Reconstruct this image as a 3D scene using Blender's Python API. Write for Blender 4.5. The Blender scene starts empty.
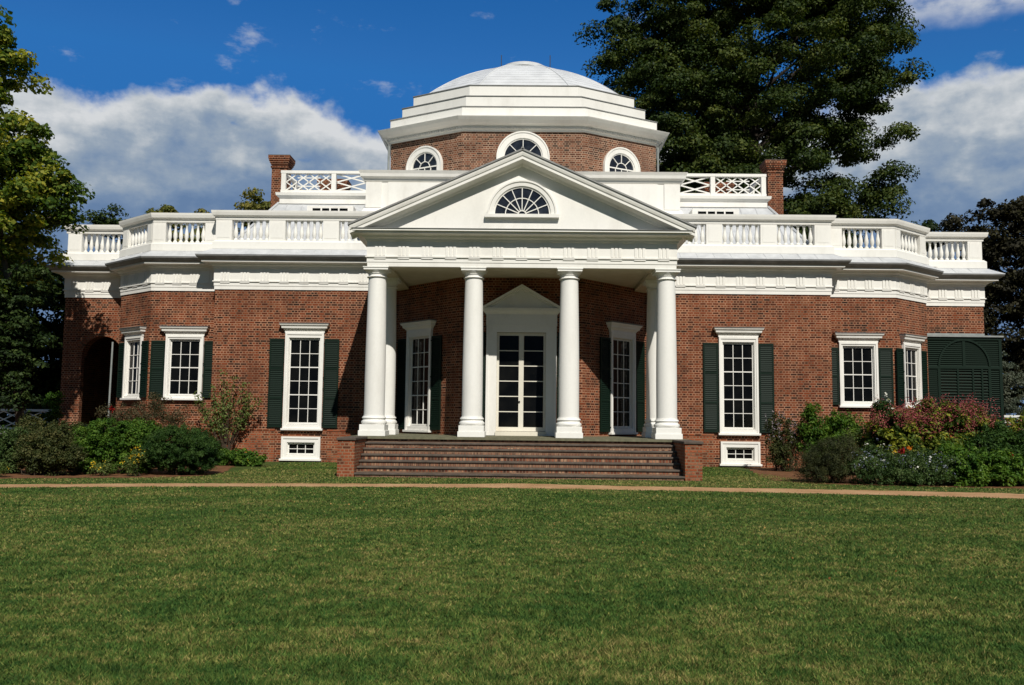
import bpy, math, random
import numpy as np
from mathutils import Matrix, Vector
R = math.radians
random.seed(7)
S = bpy.context.scene
COL = S.collection

# ---------------------------------------------------------------- camera, world, sun, exposure
def make_camera():
    p, y, r = R(5.004), R(0.693), R(0.643)
    F = Vector((-math.sin(y) * math.cos(p), math.cos(y) * math.cos(p), math.sin(p)))
    R0 = Vector((math.cos(y), math.sin(y), 0)); U0 = R0.cross(F)
    X = math.cos(r) * R0 + math.sin(r) * U0
    U = -math.sin(r) * R0 + math.cos(r) * U0
    cam = bpy.data.cameras.new('camera'); ob = bpy.data.objects.new('camera', cam); COL.objects.link(ob)
    cam.sensor_width = 36; cam.lens = 36 * 870 / 1024; cam.clip_end = 3000; cam.clip_start = 0.05
    m = Matrix((X, U, -F)).transposed().to_4x4(); m.translation = (0.0526, -26, 1.6)
    ob.matrix_world = m
    S.camera = ob
make_camera()

SUN = Vector((0.28, -1.0, 1.0)).normalized()
SKY_STRENGTH = 0.06
def make_world():
    w = bpy.data.worlds.new('World'); S.world = w; w.use_nodes = True
    nt = w.node_tree; nt.nodes.clear(); L = nt.links.new
    def N(t, **k):
        n = nt.nodes.new(t)
        for a, b in k.items(): setattr(n, a, b)
        return n
    def M(op, a, b=None, c=None, clamp=False):
        n = N('ShaderNodeMath', operation=op, use_clamp=clamp)
        for i, v in enumerate((a, b, c)):
            if v is None: continue
            if isinstance(v, (int, float)): n.inputs[i].default_value = v
            else: L(v, n.inputs[i])
        return n.outputs[0]
    def SM(v, a, b):
        n = N('ShaderNodeMapRange', interpolation_type='SMOOTHSTEP'); L(v, n.inputs[0])
        n.inputs[1].default_value = a; n.inputs[2].default_value = b
        return n.outputs[0]
    sky = N('ShaderNodeTexSky', sky_type='NISHITA'); sky.sun_disc = False
    sky.sun_elevation = math.asin(SUN.z); sky.sun_rotation = math.atan2(SUN.x, SUN.y)
    sky.air_density = 1.0; sky.dust_density = 0.1; sky.ozone_density = 3.0; sky.altitude = 300
    hs = N('ShaderNodeHueSaturation'); hs.inputs['Saturation'].default_value = 1.38; hs.inputs['Value'].default_value = 1.8
    hs.inputs['Hue'].default_value = 0.508
    L(sky.outputs[0], hs.inputs['Color'])
    cap = N('ShaderNodeMix', data_type='RGBA', blend_type='DARKEN'); cap.inputs[0].default_value = 1.0; L(hs.outputs[0], cap.inputs[6])
    cap.inputs[7].default_value = (.026 / SKY_STRENGTH, .160 / SKY_STRENGTH, .47 / SKY_STRENGTH, 1)
    cc = N('ShaderNodeMix', data_type='RGBA'); cc.inputs[6].default_value = (.060 / SKY_STRENGTH, .110 / SKY_STRENGTH, .20 / SKY_STRENGTH, 1); cc.inputs[7].default_value = cap.inputs[7].default_value[:]
    tc = N('ShaderNodeTexCoord'); sp = N('ShaderNodeSeparateXYZ'); L(tc.outputs['Generated'], sp.inputs[0])
    az = M('ARCTAN2', sp.outputs[0], sp.outputs[1]); el = M('ARCSINE', sp.outputs[2])
    # deepest blue opposite the sun, greyer towards it
    north = M('SUBTRACT', 1.0, SM(M('ABSOLUTE', az), 0.75, 1.15))
    L(north, cc.inputs[0]); L(cc.outputs[2], cap.inputs[7])
    def noise(sx, sy, scale, detail, rough, off=(0, 0, 0)):
        cx = N('ShaderNodeCombineXYZ'); L(M('MULTIPLY', az, sx), cx.inputs[0]); L(M('MULTIPLY', el, sy), cx.inputs[1])
        va = N('ShaderNodeVectorMath', operation='ADD'); L(cx.outputs[0], va.inputs[0]); va.inputs[1].default_value = off
        n = N('ShaderNodeTexNoise'); L(va.outputs[0], n.inputs['Vector'])
        n.inputs['Scale'].default_value = scale; n.inputs['Detail'].default_value = detail; n.inputs['Roughness'].default_value = rough
        return M('SUBTRACT', n.outputs[0], 0.5)
    n1 = noise(1, 1.3, 9, 8, 0.55, (3.1, 1.7, 0))
    n2 = noise(1, 2.0, 14, 8, 0.6, (9.3, 4.1, 2))
    n3 = noise(1, 2.6, 7, 6, 0.55, (1.2, 7.7, 5))
    n4 = noise(1, 1.15, 22, 7, 0.52, (5.5, 2.2, 8))
    # the bank of cloud that lies low behind the house: upper edge by azimuth
    mr = N('ShaderNodeMapRange'); L(az, mr.inputs[0]); mr.inputs[1].default_value = -0.6; mr.inputs[2].default_value = 0.6
    rp = N('ShaderNodeValToRGB'); L(mr.outputs[0], rp.inputs[0]); e = rp.color_ramp
    pts = [(0.0, .326), (0.12, .338), (0.20, .356), (0.28, .360), (0.33, .330), (0.42, .318), (0.5, .31), (0.555, .350), (0.62, .325), (0.72, .325), (0.85, .345), (1.0, .352)]
    e.elements[0].position, e.elements[1].position = pts[0][0], pts[-1][0]
    for i, (a, b) in enumerate(pts):
        el_ = e.elements[0] if i == 0 else e.elements[-1] if i == len(pts) - 1 else e.elements.new(a)
        el_.color = (b, b, b, 1)
    depth = M('SUBTRACT', M('ADD', rp.outputs[0], M('ADD', M('MULTIPLY', n1, 0.075), M('MULTIPLY', n4, 0.055))), el)
    bank = SM(depth, -0.004, 0.016)
    gap = SM(M('ADD', M('MULTIPLY', n2, 1.0), M('MULTIPLY', n3, 1.2)), 0.22, 0.40)
    bank = M('MULTIPLY', bank, M('SUBTRACT', 1.0, M('MULTIPLY', gap, 0.6)))
    # the bank lies only in the sky behind the house
    bank = M('MULTIPLY', bank, north)
    up = M('MULTIPLY', SM(az, 0.36, 0.46), SM(M('ADD', el, M('MULTIPLY', n1, 0.06)), 0.392, 0.420))
    up = M('MULTIPLY', up, north)
    up = M('MULTIPLY', up, SM(M('ADD', n3, M('MULTIPLY', n4, .5)), -0.16, 0.06))
    wisp = M('MULTIPLY', SM(M('ADD', n2, M('MULTIPLY', n3, .6)), 0.09, 0.30), 0.5)
    wisp = M('MULTIPLY', wisp, north)
    dens = M('MAXIMUM', M('MAXIMUM', bank, M('MULTIPLY', up, 0.80)), wisp)
    dd = M('ADD', depth, M('MULTIPLY', M('ADD', M('ADD', n2, n3), n4), 0.135))
    cr = N('ShaderNodeValToRGB'); L(M('MULTIPLY', dd, 5.2), cr.inputs[0]); c = cr.color_ramp
    c.elements[0].position = 0.0; c.elements[0].color = (.66, .68, .70, 1)
    c.elements[1].position = 0.80; c.elements[1].color = (.13, .215, .37, 1)
    for p_, col in ((0.16, (.50, .54, .58, 1)), (0.36, (.30, .37, .46, 1)), (0.58, (.185, .27, .41, 1))):
        x = c.elements.new(p_); x.color = col
    sc = N('ShaderNodeVectorMath', operation='SCALE'); L(cr.outputs[0], sc.inputs[0]); sc.inputs['Scale'].default_value = 1.0 / SKY_STRENGTH
    mx = N('ShaderNodeMix', data_type='RGBA'); L(dens, mx.inputs[0]); L(cap.outputs[2], mx.inputs[6]); L(sc.outputs[0], mx.inputs[7])
    bg = N('ShaderNodeBackground'); L(mx.outputs[2], bg.inputs[0]); bg.inputs[1].default_value = SKY_STRENGTH
    o = N('ShaderNodeOutputWorld'); L(bg.outputs[0], o.inputs[0])
make_world()
sl = bpy.data.lights.new('sun', 'SUN'); sl.energy = 4.75; sl.angle = R(0.53); sl.color = (1.0, 0.95, 0.865)
so = bpy.data.objects.new('sun', sl); COL.objects.link(so); so.rotation_euler = (-SUN).to_track_quat('-Z', 'Y').to_euler(); so.location = (10, -40, 40)
vs = S.view_settings; vs.view_transform = 'Standard'; vs.look = 'None'; vs.exposure = 0.0; vs.gamma = 1.0; vs.use_curve_mapping = False
S.render.engine = 'CYCLES'
S.cycles.max_bounces = 6; S.cycles.transparent_max_bounces = 8

# ---------------------------------------------------------------- materials
MATS = {}
class G:
    """small node-graph helper"""
    def __init__(s, name):
        s.m = bpy.data.materials.new(name); s.m.use_nodes = True; s.nt = s.m.node_tree
        s.b = s.nt.nodes['Principled BSDF']; s.out = s.nt.nodes['Material Output']; MATS[name] = s.m
    def n(s, t, **k):
        x = s.nt.nodes.new(t)
        for a, b in k.items(): setattr(x, a, b)
        return x
    def l(s, a, b): s.nt.links.new(a, b)
    def obj(s): return s.n('ShaderNodeTexCoord').outputs['Object']
    def geo(s): return s.n('ShaderNodeNewGeometry').outputs['Position']
    def uv(s): return s.n('ShaderNodeTexCoord').outputs['UV']
    def noise(s, v, scale, detail=4, rough=.55, stretch=None):
        if stretch:
            mp = s.n('ShaderNodeMapping'); s.l(v, mp.inputs[0]); mp.inputs['Scale'].default_value = stretch; v = mp.outputs[0]
        x = s.n('ShaderNodeTexNoise'); s.l(v, x.inputs['Vector']); x.inputs['Scale'].default_value = scale
        x.inputs['Detail'].default_value = detail; x.inputs['Roughness'].default_value = rough
        return x.outputs[0]
    def ramp(s, f, pts):
        x = s.n('ShaderNodeValToRGB'); s.l(f, x.inputs[0]); e = x.color_ramp.elements
        for i, (p, c) in enumerate(pts):
            if isinstance(c, (int, float)): c = (c, c, c)
            a = e[0] if i == 0 else e[1] if i == len(pts) - 1 else None
            if a is None: continue
            a.position = p; a.color = (*c, 1)
        for p, c in pts[1:-1]:
            if isinstance(c, (int, float)): c = (c, c, c)
            a = e.new(p); a.color = (*c, 1)
        return x.outputs[0]
    def mix(s, f, a, b, mode='MIX'):
        x = s.n('ShaderNodeMix', data_type='RGBA', blend_type=mode)
        for i, v in ((0, f), (6, a), (7, b)):
            if isinstance(v, (int, float)): x.inputs[i].default_value = v
            elif isinstance(v, tuple): x.inputs[i].default_value = (*v, 1)
            else: s.l(v, x.inputs[i])
        return x.outputs[2]
    def math(s, op, a, b):
        x = s.n('ShaderNodeMath', operation=op)
        for i, v in enumerate((a, b)):
            if isinstance(v, (int, float)): x.inputs[i].default_value = v
            else: s.l(v, x.inputs[i])
        return x.outputs[0]
    def bump(s, h, strength, dist=0.01):
        x = s.n('ShaderNodeBump'); s.l(h, x.inputs['Height']); x.inputs['Strength'].default_value = strength; x.inputs['Distance'].default_value = dist
        s.l(x.outputs[0], s.b.inputs['Normal'])
    def base(s, c):
        if isinstance(c, tuple): s.b.inputs['Base Color'].default_value = (*c, 1)
        else: s.l(c, s.b.inputs['Base Color'])
        return s
    def rough(s, r, spec=.5):
        s.b.inputs['Roughness'].default_value = r; s.b.inputs['Specular IOR Level'].default_value = spec
        return s

def m_paint(name, col, dirt=(.45, .42, .36), amount=.5, rough=.45):
    g = G(name); v = g.geo()
    a = g.noise(v, 1.3, 5, .65, (1, 1, .35)); f = g.ramp(a, [(.50, 0.0), (.80, amount)])
    b = g.noise(v, 14, 3); f2 = g.ramp(b, [(.3, .975), (.7, 1.01)])
    c = g.mix(f, col, dirt); c = g.mix(1.0, c, f2, 'MULTIPLY'); g.base(c).rough(rough, .35)
    g.bump(b, .05, .003); return g.m
m_paint('white_paint', (.80, .785, .735), amount=.35)
m_paint('column_paint', (.80, .79, .745), (.62, .60, .55), amount=.5)
m_paint('cream_paint', (.72, .68, .56), amount=.35)
m_paint('door_paint', (.70, .67, .58), (.5, .42, .30), amount=.4)
m_paint('shutter_green', (.0036, .0135, .0075), (.006, .014, .009), amount=.6, rough=.6)
MATS['shutter_green'].node_tree.nodes['Principled BSDF'].inputs['Specular IOR Level'].default_value = .18
m_paint('fence_white', (.70, .70, .68), amount=.5)

def m_brick(name, tones, mortar, grime, size=(.226, .0825), joint=.0145):
    """tones: brick colours from the burnt headers to the palest, picked brick by brick"""
    g = G(name); uv = g.uv(); pos = g.geo()
    bt = g.n('ShaderNodeTexBrick'); g.l(uv, bt.inputs['Vector'])
    bt.offset = .5; bt.squash = .5; bt.squash_frequency = 2; bt.inputs['Scale'].default_value = 1; bt.inputs['Brick Width'].default_value = size[0]; bt.inputs['Row Height'].default_value = size[1]
    bt.inputs['Mortar Size'].default_value = joint; bt.inputs['Mortar Smooth'].default_value = .2; bt.inputs['Bias'].default_value = 0
    bt.inputs['Color1'].default_value = (0, 0, 0, 1); bt.inputs['Color2'].default_value = (1, 1, 1, 1); bt.inputs['Mortar'].default_value = (.5, .5, .5, 1)
    drift = g.noise(pos, .55, 4, .6)
    f = g.math('ADD', bt.outputs['Color'], g.math('MULTIPLY', g.math('SUBTRACT', drift, .5), .9))
    c = g.ramp(f, [(p, t) for p, t in zip((.02, .22, .5, .78, .98), tones)])
    sp = g.noise(uv, 34, 4, .7); c = g.mix(1.0, c, g.ramp(sp, [(.3, .62), (.7, 1.38)]), 'MULTIPLY')
    mn = g.noise(pos, 1.6, 5, .65); mc = g.mix(g.ramp(mn, [(.35, 0.0), (.65, 1.0)]), tuple(x * .55 for x in mortar), tuple(x * 1.2 for x in mortar))
    c = g.mix(bt.outputs['Fac'], c, mc)
    br = g.noise(pos, .8, 5, .65, (1, 1, .6)); c = g.mix(g.ramp(br, [(.50, 0.0), (.78, .6)]), c, grime)
    g.base(c).rough(.85, .2)
    h = g.math('ADD', g.math('MULTIPLY', bt.outputs['Fac'], -1.0), g.math('MULTIPLY', sp, .5)); g.bump(h, .7, .008)
    return g.m
m_brick('brick', ((.022, .010, .006), (.058, .015, .006), (.116, .025, .008), (.182, .040, .012), (.175, .058, .024)), (.335, .175, .105), (.085, .030, .014))
m_brick('red_brick', ((.085, .026, .012), (.16, .042, .017), (.23, .056, .021), (.28, .074, .029), (.27, .10, .05)), (.27, .16, .095), (.20, .055, .025))
m_brick('dome_brick', ((.030, .016, .011), (.072, .026, .014), (.135, .046, .022), (.19, .070, .036), (.20, .10, .06)), (.34, .23, .16), (.14, .08, .058))
m_brick('step_brick', ((.06, .028, .018), (.14, .044, .024), (.24, .085, .045), (.33, .16, .09), (.38, .23, .14)), (.20, .13, .085), (.14, .065, .04), (.088, .13))
def m_simple(name, c1, c2, scale=6, rough=.7, spec=.4, stretch=None, bump=.2, metal=0):
    g = G(name); n_ = g.noise(g.geo(), scale, 5, .6, stretch); g.base(g.ramp(n_, [(.3, c1), (.7, c2)])).rough(rough, spec); g.bump(n_, bump, .01)
    g.b.inputs['Metallic'].default_value = metal; return g.m
m_simple('roof_metal', (.40, .41, .42), (.56, .57, .58), 2.5, .45, .5, (1, 1, .3), .05)
m_simple('dome_metal', (.50, .51, .52), (.66, .67, .68), 1.2, .5, .4, None, .04)
m_simple('gutter_metal', (.17, .17, .165), (.27, .27, .26), 3, .55, .4, None, .05)
m_simple('step_stone', (.055, .043, .034), (.115, .090, .070), 5, .75, .3)
m_simple('floor_stone', (.10, .10, .06), (.17, .16, .10), 5, .8, .3)
m_simple('dark_room', (.012, .011, .010), (.018, .016, .014), 2, .9, .1)
m_simple('ceiling_plaster', (.52, .47, .36), (.60, .55, .44), 2, .8, .2)
m_simple('iron', (.02, .02, .02), (.035, .035, .035), 8, .6, .4)
m_simple('pole_grey', (.20, .22, .21), (.28, .30, .29), 4, .5, .4)
m_simple('bark', (.050, .040, .030), (.115, .095, .075), 5, .9, .2, (4, 4, .7), .8)
m_simple('bark_dark', (.018, .014, .011), (.045, .036, .028), 5, .9, .2, (4, 4, .7), .8)
m_simple('twig', (.035, .026, .018), (.075, .055, .035), 9, .9, .2)
m_simple('soil', (.10, .048, .024), (.20, .095, .045), 3.5, .95, .1, None, .9)
def m_glass(name='window_glass'):
    g = G(name); v = g.obj()
    n_ = g.noise(v, 1.6, 2, .5); g.base(g.ramp(n_, [(.35, (.003, .0033, .0036)), (.75, (.009, .009, .008))])).rough(.05, .12)
    w = g.noise(v, 2.3, 1, .5); g.bump(w, .05, .02); return g.m
m_glass()
def m_lunette():
    g = G('lunette_glass'); n_ = g.noise(g.obj(), 3, 2); g.base(g.ramp(n_, [(.4, (.010, .012, .016)), (.8, (.030, .035, .045))])).rough(.06, .8); return g.m
m_lunette()
def m_path():
    g = G('path_gravel'); p = g.geo(); a = g.noise(p, 1.1, 5, .6); b = g.noise(p, 30, 4, .7)
    c = g.ramp(a, [(.3, (.34, .185, .085)), (.7, (.50, .31, .165))]); c = g.mix(1.0, c, g.ramp(b, [(.3, .7), (.7, 1.25)]), 'MULTIPLY')
    g.base(c).rough(.95, .1); g.bump(b, .6, .02); return g.m
m_path()
def m_lawn():
    g = G('lawn_ground'); p = g.geo()
    a = g.noise(p, .38, 6, .62, (1, 1.7, 1)); c = g.ramp(a, [(.34, (.036, .066, .013)), (.50, (.060, .088, .020)), (.64, (.120, .110, .035))])
    b = g.noise(p, 11, 5, .75, (1, .55, 1)); c = g.mix(1.0, c, g.ramp(b, [(.30, .45), (.70, 1.5)]), 'MULTIPLY')
    d = g.noise(p, 1.9, 3, .6, (1, 2, 1)); c = g.mix(g.ramp(d, [(.62, 0.0), (.78, .55)]), c, (.105, .098, .034))
    g.base(c).rough(.95, .08); g.bump(b, .9, .05); return g.m
m_lawn()
def m_leaf(name, dark, mid, light, trans=.30, rough=.5, patch=1.2, pts=(.05, .5, .95)):
    g = G(name); at = g.n('ShaderNodeAttribute'); at.attribute_name = 'rnd'
    f = at.outputs['Fac']
    pn = g.noise(g.geo(), patch, 3, .6); f2 = g.math('ADD', f, g.math('MULTIPLY', g.math('SUBTRACT', pn, .5), .9))
    c = g.ramp(f2, [(pts[0], dark), (pts[1], mid), (pts[2], light)])
    g.base(c).rough(rough + .1, .16)
    tr = g.n('ShaderNodeBsdfTranslucent'); tc = g.mix(1.0, c, (1.25, 1.25, .55), 'MULTIPLY'); g.l(tc, tr.inputs[0])
    ms = g.n('ShaderNodeMixShader'); ms.inputs[0].default_value = trans
    g.l(g.b.outputs[0], ms.inputs[1]); g.l(tr.outputs[0], ms.inputs[2]); g.l(ms.outputs[0], g.out.inputs[0])
    return g.m
m_leaf('leaf_linden', (.017, .033, .008), (.043, .068, .014), (.105, .124, .028), .26)
m_leaf('leaf_poplar', (.034, .072, .010), (.105, .160, .022), (.42, .38, .05), .4, pts=(.05, .48, 1.0))
m_leaf('leaf_dark', (.010, .022, .006), (.026, .048, .011), (.060, .088, .020), .25)
m_leaf('leaf_copper', (.010, .010, .005), (.021, .019, .009), (.046, .044, .017), .15)
m_leaf('leaf_grey', (.045, .060, .040), (.075, .090, .062), (.115, .125, .090), .2)
m_leaf('leaf_far', (.085, .105, .022), (.165, .165, .038), (.27, .225, .06), .3)
m_leaf('leaf_box', (.012, .034, .006), (.028, .066, .011), (.060, .110, .022), .25)
m_leaf('leaf_bright', (.028, .074, .009), (.066, .140, .016), (.135, .215, .030), .35)
m_leaf('leaf_olive', (.024, .034, .010), (.052, .066, .018), (.105, .100, .034), .25)
m_leaf('leaf_rose', (.030, .035, .016), (.070, .065, .030), (.130, .095, .050), .25)
m_leaf('leaf_sapling', (.05, .085, .018), (.115, .165, .042), (.20, .25, .08), .4)
m_leaf('leaf_shrub', (.035, .070, .010), (.105, .145, .020), (.34, .34, .04), .35)
m_leaf('leaf_feather', (.018, .024, .009), (.040, .048, .016), (.078, .082, .028), .25)
m_leaf('leaf_aster', (.020, .045, .011), (.048, .088, .022), (.095, .135, .044), .25)
m_leaf('petal_yellow', (.50, .28, .010), (.65, .42, .020), (.75, .55, .05), .3)
m_leaf('petal_red', (.16, .006, .006), (.28, .012, .010), (.42, .035, .025), .2)
m_leaf('petal_white', (.60, .60, .50), (.75, .75, .68), (.82, .82, .78), .3)
m_leaf('petal_blue', (.12, .14, .22), (.20, .22, .32), (.36, .38, .46), .3)
m_leaf('petal_plume', (.12, .018, .022), (.235, .045, .050), (.34, .12, .10), .2)
m_leaf('petal_mauve', (.16, .13, .17), (.26, .21, .25), (.36, .31, .33), .3)
m_leaf('petal_orange', (.55, .13, .010), (.70, .25, .02), (.80, .40, .05), .3)
def m_blade():
    g = G('blade'); at = g.n('ShaderNodeAttribute'); at.attribute_name = 'rnd'; p = g.geo()
    a = g.noise(p, .45, 4, .6, (1, 1.5, 1)); b = g.noise(p, 2.6, 4, .65, (1, 1.4, 1))
    f = g.math('ADD', at.outputs['Fac'], g.math('ADD', g.math('MULTIPLY', g.math('SUBTRACT', a, .5), 1.35), g.math('MULTIPLY', g.math('SUBTRACT', b, .5), 1.6)))
    c = g.ramp(f, [(0.0, (.032, .084, .016)), (.34, (.079, .148, .028)), (.64, (.158, .194, .042)), (1.0, (.370, .300, .108))])
    e = g.noise(p, 9, 4, .7, (1, .6, 1)); c = g.mix(1.0, c, g.ramp(e, [(.30, .52), (.68, 1.36)]), 'MULTIPLY')
    g.base(c).rough(.7, .15); tr = g.n('ShaderNodeBsdfTranslucent'); g.l(c, tr.inputs[0])
    ms = g.n('ShaderNodeMixShader'); ms.inputs[0].default_value = .28; g.l(g.b.outputs[0], ms.inputs[1]); g.l(tr.outputs[0], ms.inputs[2]); g.l(ms.outputs[0], g.out.inputs[0])
m_blade()
m_leaf('fallen', (.18, .07, .02), (.30, .15, .04), (.42, .25, .09), .1)

# ---------------------------------------------------------------- mesh helpers
class MB:
    def __init__(s): s.v = []; s.f = []; s.m = []; s.cur = 0
    def add(s, vs_, fs):
        o = len(s.v); s.v += [tuple(p) for p in vs_]
        for f in fs: s.f.append([i + o for i in f]); s.m.append(s.cur)
        return s
    def quad(s, a, b, c, d): return s.add([a, b, c, d], [(0, 1, 2, 3)])
    def box(s, x0, x1, y0, y1, z0, z1, mat=None):
        vs_ = [Vector((x, y, z)) for z in (z0, z1) for y in (y0, y1) for x in (x0, x1)]
        if mat is not None: vs_ = [mat @ p for p in vs_]
        return s.add(vs_, [(0, 2, 3, 1), (4, 5, 7, 6), (0, 1, 5, 4), (2, 6, 7, 3), (0, 4, 6, 2), (1, 3, 7, 5)])
    def lathe(s, prof, cx=0, cy=0, seg=24, cap=True):
        vs_ = []; fs = []
        for r, z in prof:
            for k in range(seg):
                a = 2 * math.pi * k / seg; vs_.append((cx + r * math.cos(a), cy + r * math.sin(a), z))
        for i in range(len(prof) - 1):
            for k in range(seg):
                j = (k + 1) % seg; fs.append((i * seg + k, i * seg + j, (i + 1) * seg + j, (i + 1) * seg + k))
        if cap: fs += [tuple(range(seg - 1, -1, -1)), tuple((len(prof) - 1) * seg + k for k in range(seg))]
        return s.add(vs_, fs)
    def tube(s, pts, rad, seg=8):
        pts = [Vector([float(c) for c in p]) for p in pts]; n = len(pts)
        if not hasattr(rad, '__len__'): rad = [rad] * n
        rad = [float(x) for x in rad]
        vs_ = []; fs = []
        for i, p in enumerate(pts):
            t = (pts[min(i + 1, n - 1)] - pts[max(i - 1, 0)]).normalized()
            a = t.cross(Vector((0, 0, 1)) if abs(t.z) < .9 else Vector((1, 0, 0))).normalized(); b = t.cross(a)
            for k in range(seg):
                q = 2 * math.pi * k / seg; vs_.append(p + rad[i] * (math.cos(q) * a + math.sin(q) * b))
        for i in range(n - 1):
            for k in range(seg):
                j = (k + 1) % seg; fs.append((i * seg + k, (i + 1) * seg + k, (i + 1) * seg + j, i * seg + j))
        fs += [tuple(range(seg)), tuple((n - 1) * seg + k for k in range(seg - 1, -1, -1))]
        return s.add(vs_, fs)
    def bar(s, a, b, w, d):
        """flat bar from a to b lying in the x-z plane, width w, depth d along y"""
        a, b = Vector(a), Vector(b); t = (b - a).normalized(); n_ = Vector((-t.z, 0, t.x)) * (w / 2); y = Vector((0, d / 2, 0))
        vs_ = [a - n_ - y, a + n_ - y, b + n_ - y, b - n_ - y, a - n_ + y, a + n_ + y, b + n_ + y, b - n_ + y]
        return s.add(vs_, [(0, 1, 2, 3), (4, 7, 6, 5), (0, 4, 5, 1), (1, 5, 6, 2), (2, 6, 7, 3), (3, 7, 4, 0)])
    def sweep(s, path, prof, closed=False, caps=True, pclosed=True):
        """profile (outward offset, z) carried along a plan path with mitred corners; outward is to the right of travel"""
        P = [Vector((a, b)) for a, b in path]; n = len(P); vs_ = []; fs = []
        for i in range(n):
            def nrm(a, b):
                d = (b - a).normalized(); return Vector((d.y, -d.x))
            if closed: n1, n2 = nrm(P[i - 1], P[i]), nrm(P[i], P[(i + 1) % n])
            else:
                n1 = nrm(P[i - 1], P[i]) if i else nrm(P[0], P[1]); n2 = nrm(P[i], P[i + 1]) if i < n - 1 else n1
            m = (n1 + n2) / (1 + n1.dot(n2))
            for d, z in prof: vs_.append((P[i].x + m.x * d, P[i].y + m.y * d, z))
        k = len(prof)
        for i in range(n if closed else n - 1):
            j = (i + 1) % n
            for a in range(k if pclosed else k - 1):
                b = (a + 1) % k; fs.append((i * k + a, j * k + a, j * k + b, i * k + b))
        if caps and not closed and pclosed: fs += [tuple(range(k)), tuple((n - 1) * k + a for a in range(k - 1, -1, -1))]
        return s.add(vs_, fs)
    def build(s, name, mats, parent=None, smooth=False, loc=None, rz=0, bevel=0):
        me = bpy.data.meshes.new(name)
        me.from_pydata(s.v, [], s.f)
        if isinstance(mats, str): mats = [mats]
        for m in mats: me.materials.append(MATS[m])
        me.polygons.foreach_set('material_index', s.m)
        me.validate()
        uvl = me.uv_layers.new(name='UVMap'); vv = me.vertices
        for p in me.polygons:
            nz = p.normal
            if abs(nz.z) > .75: f = lambda c: (c.x, c.y)
            else:
                t = Vector((-nz.y, nz.x)).normalized(); f = lambda c, t=t: (c.x * t.x + c.y * t.y, c.z)
            for li in p.loop_indices: uvl.data[li].uv = f(vv[me.loops[li].vertex_index].co)
        if smooth:
            me.polygons.foreach_set('use_smooth', [True] * len(me.polygons))
            try: me.set_sharp_from_angle(angle=R(smooth if smooth is not True else 40))
            except Exception: pass
        me.update()
        o = bpy.data.objects.new(name, me); COL.objects.link(o)
        if parent: o.parent = parent
        if loc is not None: o.location = loc
        if rz: o.rotation_euler = (0, 0, rz)
        if bevel:
            b = o.modifiers.new('bevel', 'BEVEL'); b.width = bevel; b.segments = 2; b.limit_method = 'ANGLE'; b.angle_limit = R(50)
        return o
def tag(o, label=None, cat=None, group=None, kind=None):
    for k, v in (('label', label), ('category', cat), ('group', group), ('kind', kind)):
        if v: o[k] = v
    return o
def empty(name, loc, label, cat, group=None):
    o = bpy.data.objects.new(name, None); COL.objects.link(o); o.location = loc; o.empty_display_size = .3
    return tag(o, label, cat, group)
def copy_tree(o, parent=None, loc=None, rz=None):
    c = o.copy(); COL.objects.link(c)
    if parent: c.parent = parent
    if loc is not None: c.location = loc
    if rz is not None: c.rotation_euler = (0, 0, rz)
    for ch in [x for x in bpy.data.objects if x.parent == o]: copy_tree(ch, c)
    return c
def mir(pts): return [(-x, y) for x, y in reversed(pts)]

# ================================================================ GROUND
gm = MB(); gm.quad((-400, -200, 0), (400, -200, 0), (400, 600, 0), (-400, 600, 0))
tag(gm.build('lawn', 'lawn_ground'), kind='structure')
def path_edges(x):
    c = -5.22 - .0125 * x * x * (1 if x < 0 else .62) if abs(x) < 13 else -5.22 - (.0125 if x < 0 else .00775) * 169
    w = .50 + .022 * max(x, 0)
    return c + w, c - w
pm = MB(); xs = np.linspace(-45, 45, 361); rg = np.random.RandomState(3)
top = [path_edges(x)[0] + rg.normal(0, .05) + .45 * math.exp(-((x - .3) / 1.7) ** 2) for x in xs]; bot = [path_edges(x)[1] + rg.normal(0, .05) for x in xs]
vsx = [(x, t, .004) for x, t in zip(xs, top)] + [(x, b, .004) for x, b in zip(xs, bot)]
n_ = len(xs); pm.add(vsx, [(i, n_ + i, n_ + i + 1, i + 1) for i in range(n_ - 1)])
tag(pm.build('garden_path', 'path_gravel'), kind='structure')
def bed(name, outline, z):
    b = MB(); rr = np.random.RandomState(len(outline)); pts = []
    for i, (x, y) in enumerate(outline):
        x2, y2 = outline[(i + 1) % len(outline)]; k = max(2, int(math.hypot(x2 - x, y2 - y) / .3))
        for q in range(k): pts.append((x + (x2 - x) * q / k + rr.normal(0, .05), y + (y2 - y) * q / k + rr.normal(0, .05), z))
    b.add(pts, [tuple(range(len(pts)))]); return tag(b.build(name, 'soil'), kind='structure')
bed('flower_bed', [(-30, -5.6), (-15, -5.35), (-12, -4.55), (-9.4, -3.75), (-8.3, -2.9), (-8.4, -1), (-9, 1.5), (-8.8, 4.6), (-30, 6.2)], .006)
bed('flower_bed', [(30, -4.3), (12, -3.9), (8.0, -3.2), (6.9, -2.3), (7.1, 0), (7.9, 4.6), (30, 6.2)], .006)

# ================================================================ THE HOUSE
house = empty('brick_house', (0, 0, 0), 'red brick mansion with white columned portico, balustrades and a white dome', 'house')
WING, BOW, MAIN = 7.3, 5.2, 4.7
RIGHT = [(4.38, MAIN), (10.95, MAIN), (10.95, BOW), (13.45, BOW), (15.2, 6.6), (15.2, WING), (17.7, WING), (17.7, 18)]
LEFT = mir(RIGHT)
PORT = [(-4.58, MAIN), (-4.58, -.33), (4.58, -.33), (4.58, MAIN)]
FULL = LEFT[:-1] + PORT + RIGHT[1:]

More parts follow.
